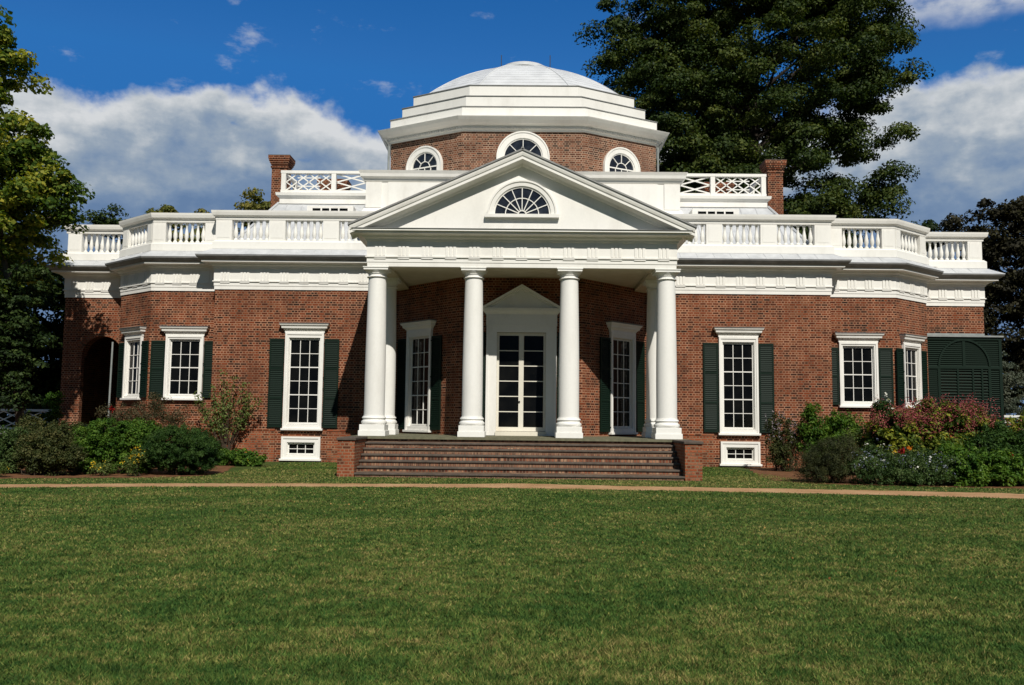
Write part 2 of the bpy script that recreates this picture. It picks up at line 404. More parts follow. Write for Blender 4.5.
# --- brick walls, with real openings
def wall_seg(mb, a, b, z0, z1, holes=()):
    """vertical wall a->b; holes in (u0,u1,z0,z1) measured from a"""
    a, b = Vector(a), Vector(b); Ln = (b - a).length; t = (b - a) / Ln
    us = sorted({0, Ln, *[h[i] for h in holes for i in (0, 1)]}); zs = sorted({z0, z1, *[h[i] for h in holes for i in (2, 3)]})
    P = lambda u, z: (a.x + t.x * u, a.y + t.y * u, z)
    for i in range(len(us) - 1):
        for j in range(len(zs) - 1):
            u, z = (us[i] + us[i + 1]) / 2, (zs[j] + zs[j + 1]) / 2
            if any(h[0] < u < h[1] and h[2] < z < h[3] for h in holes): continue
            mb.quad(P(us[i], zs[j]), P(us[i + 1], zs[j]), P(us[i + 1], zs[j + 1]), P(us[i], zs[j + 1]))
    nrm = Vector((t.y, -t.x))
    for u0, u1, h0, h1 in holes:      # reveals
        Q = lambda u, z, d: (a.x + t.x * u - nrm.x * d, a.y + t.y * u - nrm.y * d, z)
        for (ua, za, ub, zb) in ((u0, h0, u0, h1), (u0, h1, u1, h1), (u1, h1, u1, h0), (u1, h0, u0, h0)):
            mb.quad(Q(ua, za, 0), Q(ub, zb, 0), Q(ub, zb, .22), Q(ua, za, .22))
    return t
def hole(cx, w, z0, z1): return (cx - w / 2, cx + w / 2, z0, z1)
WT = 6.11
wm = MB()
for sgn in (1, -1):
    segs = RIGHT if sgn > 0 else LEFT
    for i in range(len(segs) - 1):
        a, b = Vector(segs[i]), Vector(segs[i + 1]); Ln = (b - a).length; hs = []
        if abs(a.y - MAIN) < .01 and abs(b.y - MAIN) < .01:
            c = abs(sgn * 7.69 - a.x); hs = [hole(c, 1.22, 1.24, 4.44), hole(c, 1.04, .19, .72)]
        elif abs(a.y - BOW) < .01 and abs(b.y - BOW) < .01: hs = [hole(abs((12.06 if sgn > 0 else -12.13) - a.x), 1.2, 2.24, 4.36)]
        elif 1.0 < abs(a.y - b.y) < 3: hs = [hole(Ln / 2 - .16 if sgn > 0 else Ln / 2 + .1, .98, 2.24, 4.36)]
        elif abs(a.y - WING) < .01 and abs(b.y - WING) < .01 and sgn < 0: hs = [(0.75, 2.35, 0.0, 4.6)]
        wall_seg(wm, a, b, 0, WT, hs)
# spandrels that round the loggia opening into an arch
for sg in (-1, 1):
    cx = -16.15; arc = [(cx + sg * .8 * math.cos(q), WING, 3.8 + .8 * math.sin(q)) for q in np.linspace(0, math.pi / 2, 13)]
    c0 = (cx + sg * .8, WING, 4.6)
    for i in range(12): wm.add([c0, arc[i], arc[i + 1]], [(0, 1, 2)])
    for i in range(12):
        p, q = arc[i], arc[i + 1]; wm.quad(p, q, (q[0], q[1] + .4, q[2]), (p[0], p[1] + .4, p[2]))
for z0 in (-17.7, 17.7): pass
wm.quad((-17.7, 18, 0), (17.7, 18, 0), (17.7, 18, WT), (-17.7, 18, WT))
wm.build('brick_wall', 'brick', house)
# interior shell of the open loggia in the north wing
lm = MB()
lm.quad((-17.68, 7.7, .02), (-17.68, 11, .02), (-17.68, 11, 4.9), (-17.68, 7.7, 4.9))
lm.quad((-15.3, 7.7, .02), (-15.3, 11, .02), (-15.3, 11, 4.9), (-15.3, 7.7, 4.9))
lm.quad((-17.68, 7.7, 4.9), (-15.3, 7.7, 4.9), (-15.3, 11, 4.9), (-17.68, 11, 4.9))
lm.quad((-17.68, 11, .02), (-15.3, 11, .02), (-15.3, 11, 4.9), (-17.68, 11, 4.9))
lm.build('loggia_recess', 'brick', house)
# voussoir ring of the arch
vm = MB()
for k in range(17):
    q0, q1 = math.pi * k / 17, math.pi * (k + .82) / 17; cx = -16.15
    p = lambda r, q: (cx + r * math.cos(q), WING - .012, 3.8 + r * math.sin(q))
    q = lambda r, a: (cx + r * math.cos(a), WING + .02, 3.8 + r * math.sin(a))
    vm.add([p(.80, q0), p(1.06, q0), p(1.06, q1), p(.80, q1), q(.80, q0), q(1.06, q0), q(1.06, q1), q(.80, q1)],
           [(0, 1, 2, 3), (0, 4, 5, 1), (1, 5, 6, 2), (2, 6, 7, 3), (3, 7, 4, 0)])
vm.build('brick_arch', 'red_brick', house)
# bowed parlour wall under the portico
pw = MB()
PB = [(-4.38, MAIN), (-2.0, 2.2), (2.0, 2.2), (4.38, MAIN)]
LB = math.hypot(2.38, 2.5); UC = LB * .61
wall_seg(pw, PB[0], PB[1], 1.0, 6.25, [hole(LB - UC, 1.22, 1.24, 4.44)])
wall_seg(pw, PB[1], PB[2], 1.0, 6.25, [hole(2.02, 1.66, 1.12, 4.42)])
wall_seg(pw, PB[2], PB[3], 1.0, 6.25, [hole(UC, 1.22, 1.24, 4.44)])
pw.build('parlour_wall', 'brick', house)
# raised brick water table
for a, b in ((-10.95, -8.62), (-6.78, -4.98), (4.98, 6.78), (8.6, 10.95)):
    wt = MB(); wt.box(a, b, MAIN - .055, MAIN - .001, 0, 1.085); wt.box(a, b, MAIN - .075, MAIN - .001, 1.085, 1.15); wt.build('water_table', 'red_brick', house)
for sg in (-1, 1):
    pts = [(10.95, BOW), (13.45, BOW), (15.2, 6.6)]
    wt = MB(); wt.sweep(pts if sg > 0 else mir(pts), [(.001, 0), (.055, 0), (.055, 1.085), (.075, 1.085), (.075, 1.15), (.001, 1.15)]); wt.build('water_table', 'red_brick', house)

# --- entablature: architrave, frieze, corona
en = MB()
en.sweep(FULL, [(-.14, 6.09), (.03, 6.09), (.03, 6.22), (.045, 6.22), (.045, 6.355), (.085, 6.36), (.085, 6.40), (.05, 6.405), (.05, 6.84),
                (.09, 6.86), (.10, 6.91), (.17, 6.95), (.19, 7.0), (.40, 7.03), (.40, 7.09), (.34, 7.13), (-.14, 7.13)])
def along(path, skip=()):
    for i in range(len(path) - 1):
        if i in skip: continue
        a, b = Vector(path[i]), Vector(path[i + 1]); yield i, a, b, (b - a).length
for i, a, b, Ln in along(FULL):
    if Ln < 1.2 or (abs(a.x) == 17.7 and abs(b.x) == 17.7): continue
    n = max(2, round(Ln / .71)); t = (b - a) / Ln; rz = math.atan2(t.y, t.x)
    for k in range(n):
        u = (k + .5) * Ln / n; c = a + t * u; M4 = Matrix.Translation((c.x, c.y, 0)) @ Matrix.Rotation(rz, 4, 'Z')
        for q in (-1, 0, 1): en.box(q * .115 - .04, q * .115 + .04, -.072, -.045, 6.41, 6.80, M4)
        en.box(-.18, .18, -.068, -.045, 6.80, 6.845, M4)
        en.box(-.17, .17, -.070, -.04, 6.315, 6.352, M4)
en.build('entablature', 'white_paint', house)
# crown moulding and gutter (not across the pediment front)
CROWN = [(.335, 7.095), (.41, 7.092), (.44, 7.10), (.50, 7.15), (.56, 7.215), (.56, 7.25), (.335, 7.25)]
cg = MB()
for pth in (LEFT[:-1] + PORT[:2], PORT[2:] + RIGHT[1:]): cg = MB(); cg.sweep(pth, CROWN); cg.build('gutter', 'gutter_metal', house)
for pth in (LEFT, RIGHT):
    rf = MB(); rf.sweep(pth, [(.575, 7.255), (.575, 7.27), (.08, 7.56), (-.6, 7.60), (-.6, 7.55)])
    for i, a, b, Ln in along(pth):
        if Ln < 1.2: continue
        t = (b - a) / Ln; nr = Vector((t.y, -t.x)); n = int(Ln / .55)
        for k in range(1, n):
            c = a + t * (k * Ln / n); p0 = c + nr * .56; p1 = c + nr * .09
            rf.tube([(p0.x, p0.y, 7.275), (p1.x, p1.y, 7.56)], .012, 4)
    rf.build('eave_roof', 'roof_metal', house)
# flat decks behind the balustrades and the hipped roof of the main block
rd = MB()
for sg in (-1, 1):
    rd.quad((sg * 10.3, 5.2, 7.58), (sg * 15, 6.9, 7.58), (sg * 17.5, 7.6, 7.58), (sg * 17.5, 18, 7.58)); rd.quad((sg * 10.3, 5.2, 7.58), (sg * 17.5, 18, 7.58), (sg * 10.3, 18, 7.58), (sg * 10.3, 12, 7.58))
hb = [(-10.98, 5.35), (10.98, 5.35), (10.98, 17.5), (-10.98, 17.5)]; ht = [(-9.75, 8.05), (9.75, 8.05), (9.75, 15.5), (-9.75, 15.5)]
for i in range(4):
    j = (i + 1) % 4; rd.quad((*hb[i], 7.57), (*hb[j], 7.57), (*ht[j], 10.06), (*ht[i], 10.06))
rd.add([(*p, 10.06) for p in ht], [(0, 1, 2, 3)])
for x in np.arange(-10, 10.1, .62):
    if abs(x) < 5.9: continue
    k = max(0, min(1, (10.98 - abs(x)) / 1.23)); y1 = 5.35 + 2.7 * k; rd.tube([(x, 5.37, 7.6), (x, y1, 7.58 + 2.49 * k)], .014, 4)
for sg in (-1, 1): rd.tube([(sg * 10.98, 5.35, 7.6), (sg * 9.75, 8.05, 10.09)], .05, 6)
rd.build('main_roof', 'roof_metal', house)
sk = None
for sg in (-1, 1):
    m = MB(); m.box(-.9, .9, 7.05, 7.75, 9.28, 9.74); m.cur = 1; m.box(-.68, .68, 7.035, 7.06, 9.50, 9.64)
    for x in (-.34, 0, .34): m.cur = 0; m.box(x - .03, x + .03, 7.02, 7.05, 9.50, 9.64)
    m.build('skylight', ['white_paint', 'window_glass'], house, loc=(sg * 7.45, 0, 0))

# --- balustrade
PL = [(-.22, 7.54), (.13, 7.54), (.13, 7.80), (.07, 7.85), (.07, 7.87), (-.22, 7.87)]
RL = [(-.20, 8.61), (.06, 8.61), (.07, 8.70), (.16, 8.76), (.19, 8.86), (.20, 8.93), (-.30, 8.94)]
BR = [(3.9, MAIN)] + RIGHT[1:]
BALS = []
for pth in (mir(BR), BR): bl = MB(); bl.sweep(pth, PL); bl.sweep(pth, RL); BALS.append(bl.build('balustrade', 'white_paint', house))
balu = MB(); balu.lathe([(.075, 7.868), (.075, 7.93), (.04, 7.96), (.05, 8.0), (.078, 8.10), (.072, 8.2), (.045, 8.36), (.033, 8.46), (.05, 8.49), (.035, 8.51), (.06, 8.56), (.06, 8.612)], seg=10, cap=False)
spots = []
bl = None
def pedestal(x0, x1, y0, y1, M4, plain):
    m = MB(); m.box(x0, x1, y0, y1, 7.868, 8.612, M4)
    if not plain: m.box(x0 + .07, x1 - .07, y0 - .008, y0 + .001, 7.96, 8.53, M4)
    PEDS.append(m)
PEDS = []
def bay(a, b, post, groups):
    """posts as (u0,u1) and balusters as (u0,u1,n), u from a towards b, 2D plan points on the wall line"""
    a, b = Vector(a), Vector(b); t = (b - a).normalized(); nr = Vector((t.y, -t.x)); rz = math.atan2(t.y, t.x)
    M4 = Matrix.Translation((a.x, a.y, 0)) @ Matrix.Rotation(rz, 4, 'Z')
    for u0, u1 in post:
        pedestal(u0, u1, -.05, .21, M4, u1 - u0 < .3)
    for u0, u1, n in groups:
        for k in range(n):
            p = a + t * (u0 + (k + .5) * (u1 - u0) / n) - nr * .08; spots.append(p)
def mbay(a, b, post, groups):
    bay(a, b, post, groups); Ln = (Vector(b) - Vector(a)).length
    f = lambda p: (-p[0], p[1])
    bay(f(b), f(a), [(Ln - v, Ln - u) for u, v in post], [(Ln - v, Ln - u, n) for u, v, n in groups])
mbay((0, MAIN), (11, MAIN), [(4.55, 5.15), (6.57, 7.14), (8.50, 9.08), (10.42, 11.0)], [(5.15, 6.57, 6), (7.14, 8.50, 6), (9.08, 10.42, 6)])
mbay((10.95, BOW), (13.47, BOW), [(-.2, .62), (2.06, 2.53)], [(.62, 2.06, 7)])
LA = math.hypot(1.75, 1.4)
mbay((13.45, BOW), (15.2, 6.6), [(0.03, .40), (LA - .42, LA)], [(.40, LA - .42, 6)])
mbay((15.2, WING), (17.74, WING), [(-.1, .25), (1.96, 2.5)], [(.25, 1.96, 8)])
for sg in (-1, 1):
    for y in np.arange(9.5, 17, 1.9): pedestal(*sorted((sg * 17.5, sg * 17.75)), y, y + .5, None, True)
for m in PEDS: m.build('pedestal', 'white_paint', BALS[0] if m.v[0][0] < 0 else BALS[1])
proto = balu.build('baluster', 'white_paint', BALS[0], smooth=True)
for i, p in enumerate(spots):
    o = proto if i == 0 else proto.copy()
    if i: COL.objects.link(o)
    o.parent = BALS[0] if p.x < 0 else BALS[1]
    o.location = (p.x, p.y, 0)

# --- portico: floor, steps, columns, ceiling
FZ = 1.05
fl = MB(); fl.add([(-4.95, -.78, FZ), (4.95, -.78, FZ), (4.95, 4.68, FZ), (-4.95, 4.68, FZ)], [(0, 1, 2, 3)])
fl.box(-4.95, 4.95, -.78, 4.68, FZ - .07, FZ - .002); fl.build('portico_floor', 'floor_stone', house)
pb = MB(); pb.box(-4.88, 4.88, -.70, 4.69, 0, FZ - .071); pb.build('portico_base', 'red_brick', house)
st = empty('steps', (0, 0, 0), None, None); st.parent = house
for k in range(6):
    z = FZ - .156 * (k + 1); y = -.75 - .30 * (k + 1); w = 4.415 if k < 5 else 4.44
    t = MB(); t.box(-w, w, y, y + .345, z - .055, z); t.build('tread', 'step_stone', st, bevel=.015)
    t = MB(); t.box(-w + .02, w - .02, y + .34, y + .40, z - .003, z + .102); t.build('riser', 'step_brick', st)
t = MB(); t.box(-4.40, 4.40, -2.515, -2.44, 0, .06); t.build('riser', 'step_brick', st)
t = MB()
for k in range(6): t.box(-4.39, 4.39, -.75 - .30 * k - .2 + .2 - .25, -.75 - .3 * k + .05, 0, FZ - .156 * (k + 1) - .06)
t.build('step_core', 'step_brick', st)
for sg in (-1, 1):
    t = MB(); a, b = sorted((sg * 4.42, sg * 4.88)); t.box(a, b, -2.56, -.79, 0, .975); ck = t.build('cheek_wall', 'red_brick', st)
    t = MB(); t.box(a - .03, b + .03, -2.60, -.785, .976, FZ - .004); t.build('coping', 'step_stone', ck, bevel=.012) if False else t.build('coping', 'step_stone', st, bevel=.012)

def column():
    o = MB(); o.box(-.40, .40, -.40, .40, 1.05, 1.21); o.box(-.372, .372, -.372, .372, 1.21, 1.385)
    base = o.build('column_base', 'column_paint', None, bevel=.008)
    o = MB(); o.lathe([(.345, 1.383), (.375, 1.41), (.385, 1.445), (.375, 1.48), (.345, 1.50), (.33, 1.535), (.345, 1.555), (.358, 1.58), (.345, 1.61), (.318, 1.625), (.318, 1.65)], seg=40)
    tor = o.build('torus_moulding', 'column_paint', None, smooth=True)
    o = MB(); pr = [(.318, 1.649)]
    for q in np.linspace(0, 1, 15): pr.append((.306 - .040 * max(0, (q - .25) / .75) ** 1.6, 1.66 + q * 4.12))
    o.lathe(pr, seg=48); sh = o.build('shaft', 'column_paint', None, smooth=True)
    o = MB(); o.lathe([(.266, 5.779), (.30, 5.785), (.315, 5.80), (.30, 5.82), (.272, 5.83), (.272, 5.90), (.30, 5.905), (.30, 5.92), (.34, 5.965), (.355, 5.985), (.355, 5.998)], seg=40)
    o.box(-.365, .365, -.365, .365, 5.998, 6.062); o.box(-.385, .385, -.385, .385, 6.062, 6.088)
    cp = o.build('capital', 'column_paint', None, smooth=35)
    return base, tor, sh, cp
cparts = column(); first = True
for x, y in ((-4.35, 0), (-1.43, 0), (1.45, 0), (4.36, 0), (-4.35, 2.1), (4.36, 2.1)):
    c = bpy.data.objects.new('column', None); COL.objects.link(c); c.parent = house; c.location = (x, y, 0)
    for p in cparts:
        q = p if first else p.copy()
        if not first: COL.objects.link(q)
        q.parent = c
    first = False
cl = MB()
cl.box(-4.0, 4.0, .3, 4.69, 6.20, 6.3)
for a, b, c, d in ((-4.565, -3.95, -.315, 4.66), (3.95, 4.565, -.315, 4.66), (-3.95, 3.95, -.315, .33)): cl.box(a, b, c, d, 6.093, 6.4)
cl.build('portico_ceiling', 'ceiling_plaster', house)

# --- pediment
SL = (9.56 - 7.27) / 5.10
def zl(x): return 9.56 - SL * abs(x)
pd = MB()
pd.add([(-4.6, -.38, 7.12), (4.6, -.38, 7.12), (4.6, -.38, zl(4.6)), (0, -.38, zl(0)), (-4.6, -.38, zl(4.6))], [(0, 1, 2, 3, 4)])
RK = [(0, -.36), (.06, -.345), (.09, -.30), (.14, -.28), (.40, -.255), (.40, -.165), (.425, -.16), (.445, -.10), (.455, -.04), (0, -.04)]
for sg in (-1, 1):
    vv = []; k = len(RK)
    for x in (0, 5.08):
        for d, t_ in RK: vv.append((sg * x, -.382 - d, zl(x) + t_ * 1.10))
    fs = [(a, (a + 1) % k, k + (a + 1) % k, k + a) for a in range(k)] + [tuple(range(k)), tuple(range(2 * k - 1, k - 1, -1))]
    pd.add(vv, fs)
pd.box(-4.99, 4.99, -.80, -.36, 7.092, 7.15)
ped = pd.build('pediment', 'white_paint', house)
pr = MB()
for sg in (-1, 1):
    for (y0, y1, e) in ((-.865, 5.49, 0),):
        a = [(0, y0, zl(0) - .035), (sg * 5.13, y0, zl(5.13) - .035), (sg * 5.13, y1, zl(5.13) - .035), (0, y1, zl(0) - .035)]
        b = [(x, y, z + .055) for x, y, z in a]
        pr.add(a + b, [(0, 1, 2, 3), (4, 7, 6, 5), (0, 4, 5, 1), (1, 5, 6, 2), (2, 6, 7, 3)])
    for y in np.arange(-.4, 5.4, .6): pr.tube([(sg * .05, y, zl(0) + .02), (sg * 4.95, y, zl(4.95) + .03)], .015, 4)
pr.tube([(0, -.865, zl(0) + .02), (0, 5.49, zl(0) + .02)], .05, 6)
pr.box(-5.02, 5.02, -.83, -.42, 7.152, 7.165)
pr.build('portico_roof', 'gutter_metal', house)

# fan windows: semicircular frame, glazing bars and glass in local x-z plane, facing -y
def fan(name, r_in, r_out, spokes, hub, mid, sill, parent, loc, rz=0, glass='lunette_glass', full=0.0):
    """full: how far the frame legs run straight down below the springing"""
    f = MB(); arcs = np.linspace(0, math.pi, 33)
    prof = [(r_in, .05), (r_in, -.05), (r_in + .05, -.055), (r_in + .05, -.09), (r_out - .07, -.10), (r_out - .05, -.13), (r_out, -.13), (r_out, .05)]
    rings = []
    for q in arcs: rings.append([(r * math.cos(q), y, r * math.sin(q)) for r, y in prof])
    if full:
        rings = [[(r, y, -full) for r, y in prof]] + rings + [[(-r, y, -full) for r, y in prof]]
    k = len(prof)
    f.add([p for rg_ in rings for p in rg_], [(i * k + a, (i + 1) * k + a, (i + 1) * k + (a + 1) % k, i * k + (a + 1) % k) for i in range(len(rings) - 1) for a in range(k)])
    if sill: f.box(-r_out - .07, r_out + .07, -.15, .04, -full - .10, -full)
    fr = f.build(name, 'white_paint', parent, smooth=35, loc=loc, rz=rz)
    b = MB()
    for j in range(spokes):
        q = math.pi * (j + 1) / (spokes + 1)
        b.bar((hub * math.cos(q), -.03, hub * math.sin(q)), ((r_in + .01) * math.cos(q), -.03, (r_in + .01) * math.sin(q)), .026, .03)
    for rr in ([hub, mid] if mid else [hub]):
        if rr < .05: continue
        ar = np.linspace(0, math.pi, 17)
        for i in range(16): b.bar((rr * math.cos(ar[i]), -.032, rr * math.sin(ar[i])), (rr * math.cos(ar[i + 1]), -.032, rr * math.sin(ar[i + 1])), .025, .03)
    b.box(-r_in, r_in, -.045, -.015, -.02, .025)
    if full:
        b.box(-r_in, r_in, -.045, -.015, -full * .5 - .015, -full * .5 + .015)
        for x in (-r_in * .5, 0, r_in * .5): b.box(x - .015, x + .015, -.045, -.015, -full, 0)
    b.build('glazing_bars', 'white_paint', fr)
    g = MB(); g.add([(r_in * math.cos(q), -.012, r_in * math.sin(q)) for q in arcs] + ([(-r_in, -.012, -full), (r_in, -.012, -full)] if full else []), [tuple(range(33 + (2 if full else 0)))])
    g.build('glass_pane', glass, fr)
    return fr
fan('lunette_window', .81, 1.04, 7, .12, .50, True, house, (0, -.385, 7.68))

# --- sash windows (local frame: x along the wall, -y outward, origin at the wall face)
def bars(m, x0, x1, z0, z1, nx, nz, y0, y1, w, heavy=()):
    for i in range(1, nx): x = x0 + (x1 - x0) * i / nx; m.box(x - w / 2, x + w / 2, y0, y1, z0, z1)
    for j in range(1, nz):
        z = z0 + (z1 - z0) * j / nz; h = .036 if j in heavy else w; m.box(x0, x1, y0 - (.006 if j in heavy else .002), y1, z - h / 2, z + h / 2)
def shutter_mesh(w, z0, z1, nsec, slope=.6):
    m = MB(); r = .055; m.box(0, r, -.075, -.035, z0, z1); m.box(w - r, w, -.075, -.035, z0, z1)
    hh = (z1 - z0) / nsec
    for i in range(nsec + 1):
        z = z0 + i * hh; a, b = (z0, z0 + .09) if i == 0 else (z1 - .07, z1) if i == nsec else (z - .035, z + .035); m.box(r, w - r, -.074, -.036, a, b)
    z = z0 + .11
    while z < z1 - .09:
        m.add([(r, -.07, z), (w - r, -.07, z), (w - r, -.04, z + .058), (r, -.04, z + .058), (r, -.062, z - .004), (w - r, -.062, z - .004), (w - r, -.032, z + .054), (r, -.032, z + .054)],
              [(0, 1, 2, 3), (4, 7, 6, 5), (0, 4, 5, 1), (2, 6, 7, 3)]); z += .068
    m.box(r, w - r, -.034, -.03, z0, z1)
    for zz in (z0 + .15, (z0 + z1) / 2 + .2, (z0 + z1) / 2 - .2, z1 - .15): m.box(-.05, .06, -.082, -.07, zz - .018, zz + .018)
    return m
def sash_window(z0, z1, gw, g0, g1, nz, heavy, cornice=True, shut=None, loc=(0, 0, 0), rz=0, fw=1.37, name='window', sides=(-1, 1)):
    h = fw / 2; m = MB()
    m.box(-h, -gw / 2, -.07, .02, z0, z1); m.box(gw / 2, h, -.07, .02, z0, z1)
    m.box(-gw / 2, gw / 2, -.069, .02, g1, z1); m.box(-gw / 2, gw / 2, -.069, .02, z0, g0)
    for sg in (-1, 1): a, b = sorted((sg * h, sg * (h - .07))); m.box(a, b, -.095, -.069, z0, z1 - .07)
    m.box(-h, h, -.096, -.068, z1 - .07, z1)
    m.box(-gw / 2, -gw / 2 + .02, -.03, .14, g0, g1); m.box(gw / 2 - .02, gw / 2, -.03, .14, g0, g1); m.box(-gw / 2, gw / 2, -.031, .141, g1 - .02, g1); m.box(-gw / 2, gw / 2, -.031, .141, g0, g0 + .02)
    w = m.build(name, 'white_paint', house, loc=loc, rz=rz)
    m = MB(); m.box(-h - .05, h + .05, -.15, .01, z0 - .07, z0 - .001); m.build('sill', 'white_paint', w, bevel=.006)
    m = MB(); x0, x1 = -gw / 2 + .02, gw / 2 - .02
    a, b = x0, x1
    m.box(a, a + .04, .03, .075, g0 + .03, g1 - .03); m.box(b - .04, b, .03, .075, g0 + .03, g1 - .03); m.box(a, b, .031, .075, g0 + .03, g0 + .085); m.box(a, b, .031, .075, g1 - .075, g1 - .03)
    bars(m, a + .04, b - .04, g0 + .085, g1 - .075, 3, nz, .035, .07, .021, heavy); m.build('sash', 'cream_paint' if False else 'white_paint', w)
    m = MB(); m.quad((x0, .06, g0 + .03), (x1, .06, g0 + .03), (x1, .06, g1 - .03), (x0, .06, g1 - .03)); m.build('glass_pane', 'window_glass', w)
    if cornice:
        m = MB(); hh = h + .0
        m.sweep([(-hh, .01), (-hh, -.06), (hh, -.06), (hh, .01)], [(-.03, z1 + .001), (.02, z1 + .001), (.02, z1 + .06), (.05, z1 + .085), (.07, z1 + .12), (.12, z1 + .15), (.13, z1 + .21), (.17, z1 + .25), (.19, z1 + .30), (-.03, z1 + .315)])
        m.box(-hh + .02, hh - .02, -.04, .0, z1 + .01, z1 + .31); m.build('cornice', 'white_paint', w)
        m = MB(); m.box(-hh - .20, hh + .20, -.27, .005, z1 + .317, z1 + .33); m.build('flashing', 'gutter_metal', w)
    if shut:
        sz0, sz1, ns, sw = shut
        for sg in sides:
            sm_ = shutter_mesh(sw, sz0, sz1, ns); o = sm_.build('shutter', 'shutter_green', w)
            if sg > 0: o.location = (h + .03, 0, 0)
            else: o.location = (-h - .03, 0, 0); o.scale = (-1, 1, 1)
    return w
TALL = dict(z0=1.18, z1=4.56, gw=1.12, g0=1.30, g1=4.38, nz=6, heavy=(2, 4), shut=(1.20, 4.34, 3, .52))
tw = sash_window(loc=(-7.67, MAIN, 0), **TALL)
copy_tree(tw, house, (7.66, MAIN, 0))
ang = math.atan2(2.5, 2.38)
for sg in (-1, 1):
    u = UC / LB; copy_tree(tw, house, (sg * (2.0 + 2.38 * u), 2.2 + 2.5 * u, 0), sg * ang)
bw = sash_window(z0=.12, z1=.89, gw=.98, g0=.22, g1=.69, nz=2, heavy=(), cornice=False, loc=(-7.69, MAIN, 0), name='basement_window')
copy_tree(bw, house, (7.69, MAIN, 0))
sw_ = sash_window(z0=2.20, z1=4.46, gw=1.12, g0=2.27, g1=4.33, nz=4, heavy=(2,), shut=(2.22, 4.27, 2, .50), loc=(-12.13, BOW, 0))
copy_tree(sw_, house, (12.06, BOW, 0))
a2 = math.atan2(1.4, 1.75)
for sg, u in ((-1, .455), (1, .43)):
    o = copy_tree(sw_, house, (sg * (13.45 + 1.75 * u), BOW + 1.4 * u, 0), sg * a2); o.scale = (.88, 1, 1)
# --- parlour door
d = MB()
for sg in (-1, 1):
    a, b = sorted((sg * .80, sg * 1.14)); d.box(a, b, -.09, .03, 1.06, 4.62); a, b = sorted((sg * 1.06, sg * 1.14)); d.box(a, b, -.12, -.089, 1.06, 4.62)
d.box(-.80, .80, -.09, .03, 4.40, 4.62); d.box(-1.15, 1.15, -.13, .0, 4.62, 4.98)
d.sweep([(-1.15, .01), (-1.15, -.12), (1.15, -.12), (1.15, .01)], [(-.03, 4.98), (.02, 4.98), (.05, 5.03), (.10, 5.08), (.12, 5.13), (.13, 5.18), (-.03, 5.18)])
d.add([(-1.24, -.10, 5.18), (1.24, -.10, 5.18), (0, -.10, 5.92)], [(0, 1, 2)])
for sg in (-1, 1):
    k = 6; pf = [(-.10, -.16), (-.14, -.15), (-.15, -.10), (-.25, -.08), (-.27, 0), (-.10, 0)]; vv = []
    for x, zz in ((0, 5.95), (1.30, 5.20)):
        for y, t_ in pf: vv.append((sg * x, y, zz + t_ * (1.12 if x == 0 else 1.0)))
    d.add(vv, [(a, (a + 1) % k, k + (a + 1) % k, k + a) for a in range(k)] + [tuple(range(k, 2 * k))])
df = d.build('door_surround', 'white_paint', house, loc=(0.02, 2.2, 0))
for sg in (-1, 1):
    o = MB(); a, b = (.0, .80) if sg > 0 else (-.80, 0)
    o.box(a, a + .08, .05, .10, 1.2, 4.39); o.box(b - .08, b, .05, .10, 1.2, 4.39); o.box(a, b, .051, .10, 1.2, 1.33); o.box(a, b, .051, .10, 4.30, 4.39)
    bars(o, a + .08, b - .08, 1.33, 4.30, 1, 6, .055, .095, .028); o.build('door_leaf', 'door_paint', df)
    o = MB(); o.quad((a + .1, .08, 1.3), (b - .1, .08, 1.3), (b - .1, .08, 4.3), (a + .1, .08, 4.3)); o.build('glass_pane', 'window_glass', df)
    o = shutter_mesh(.5, 1.2, 4.4, 3).build('shutter', 'shutter_green', df); o.location = (sg * 1.17, 0, 0); o.scale = (sg, 1, 1)
o = MB(); o.box(-.82, .82, -.16, .1, 1.055, 1.19); o.build('threshold', 'cream_paint', df)
o = MB(); o.lathe([(.0, -.03), (.025, -.02), (.03, 0), (.025, .02), (0, .03)], seg=10, cap=False); k = o.build('knob', 'iron', df, smooth=True); k.location = (-.05, .03, 2.15)

# --- attic storey behind the pediment
at = MB()
at.box(-5.80, 5.80, 5.5, 8.6, 7.6, 10.36)
at.sweep([(-5.80, 8.6), (-5.80, 5.5), (5.80, 5.5), (5.80, 8.6)], [(0, 8.86), (.20, 8.86), (.20, 9.10), (.10, 9.16), (.04, 9.28), (0.002, 9.30)])
at.sweep([(-5.80, 8.6), (-5.80, 5.5), (5.80, 5.5), (5.80, 8.6)], [(0.002, 10.26), (.05, 10.30), (.07, 10.38), (.18, 10.44), (.20, 10.55), (.25, 10.66), (-.3, 10.68), (-.3, 10.3)])
for sg in (-1, 1):
    for a, b in ((5.80, 5.20), (4.98, 1.0)):
        c, d_ = sorted((sg * a, sg * b)); at.box(c + .01, d_ - .01, 5.455, 5.501, 9.30, 10.26)
at.box(-5.7, 5.7, 5.6, 8.6, 10.60, 10.66)
at.build('attic_wall', 'white_paint', house)

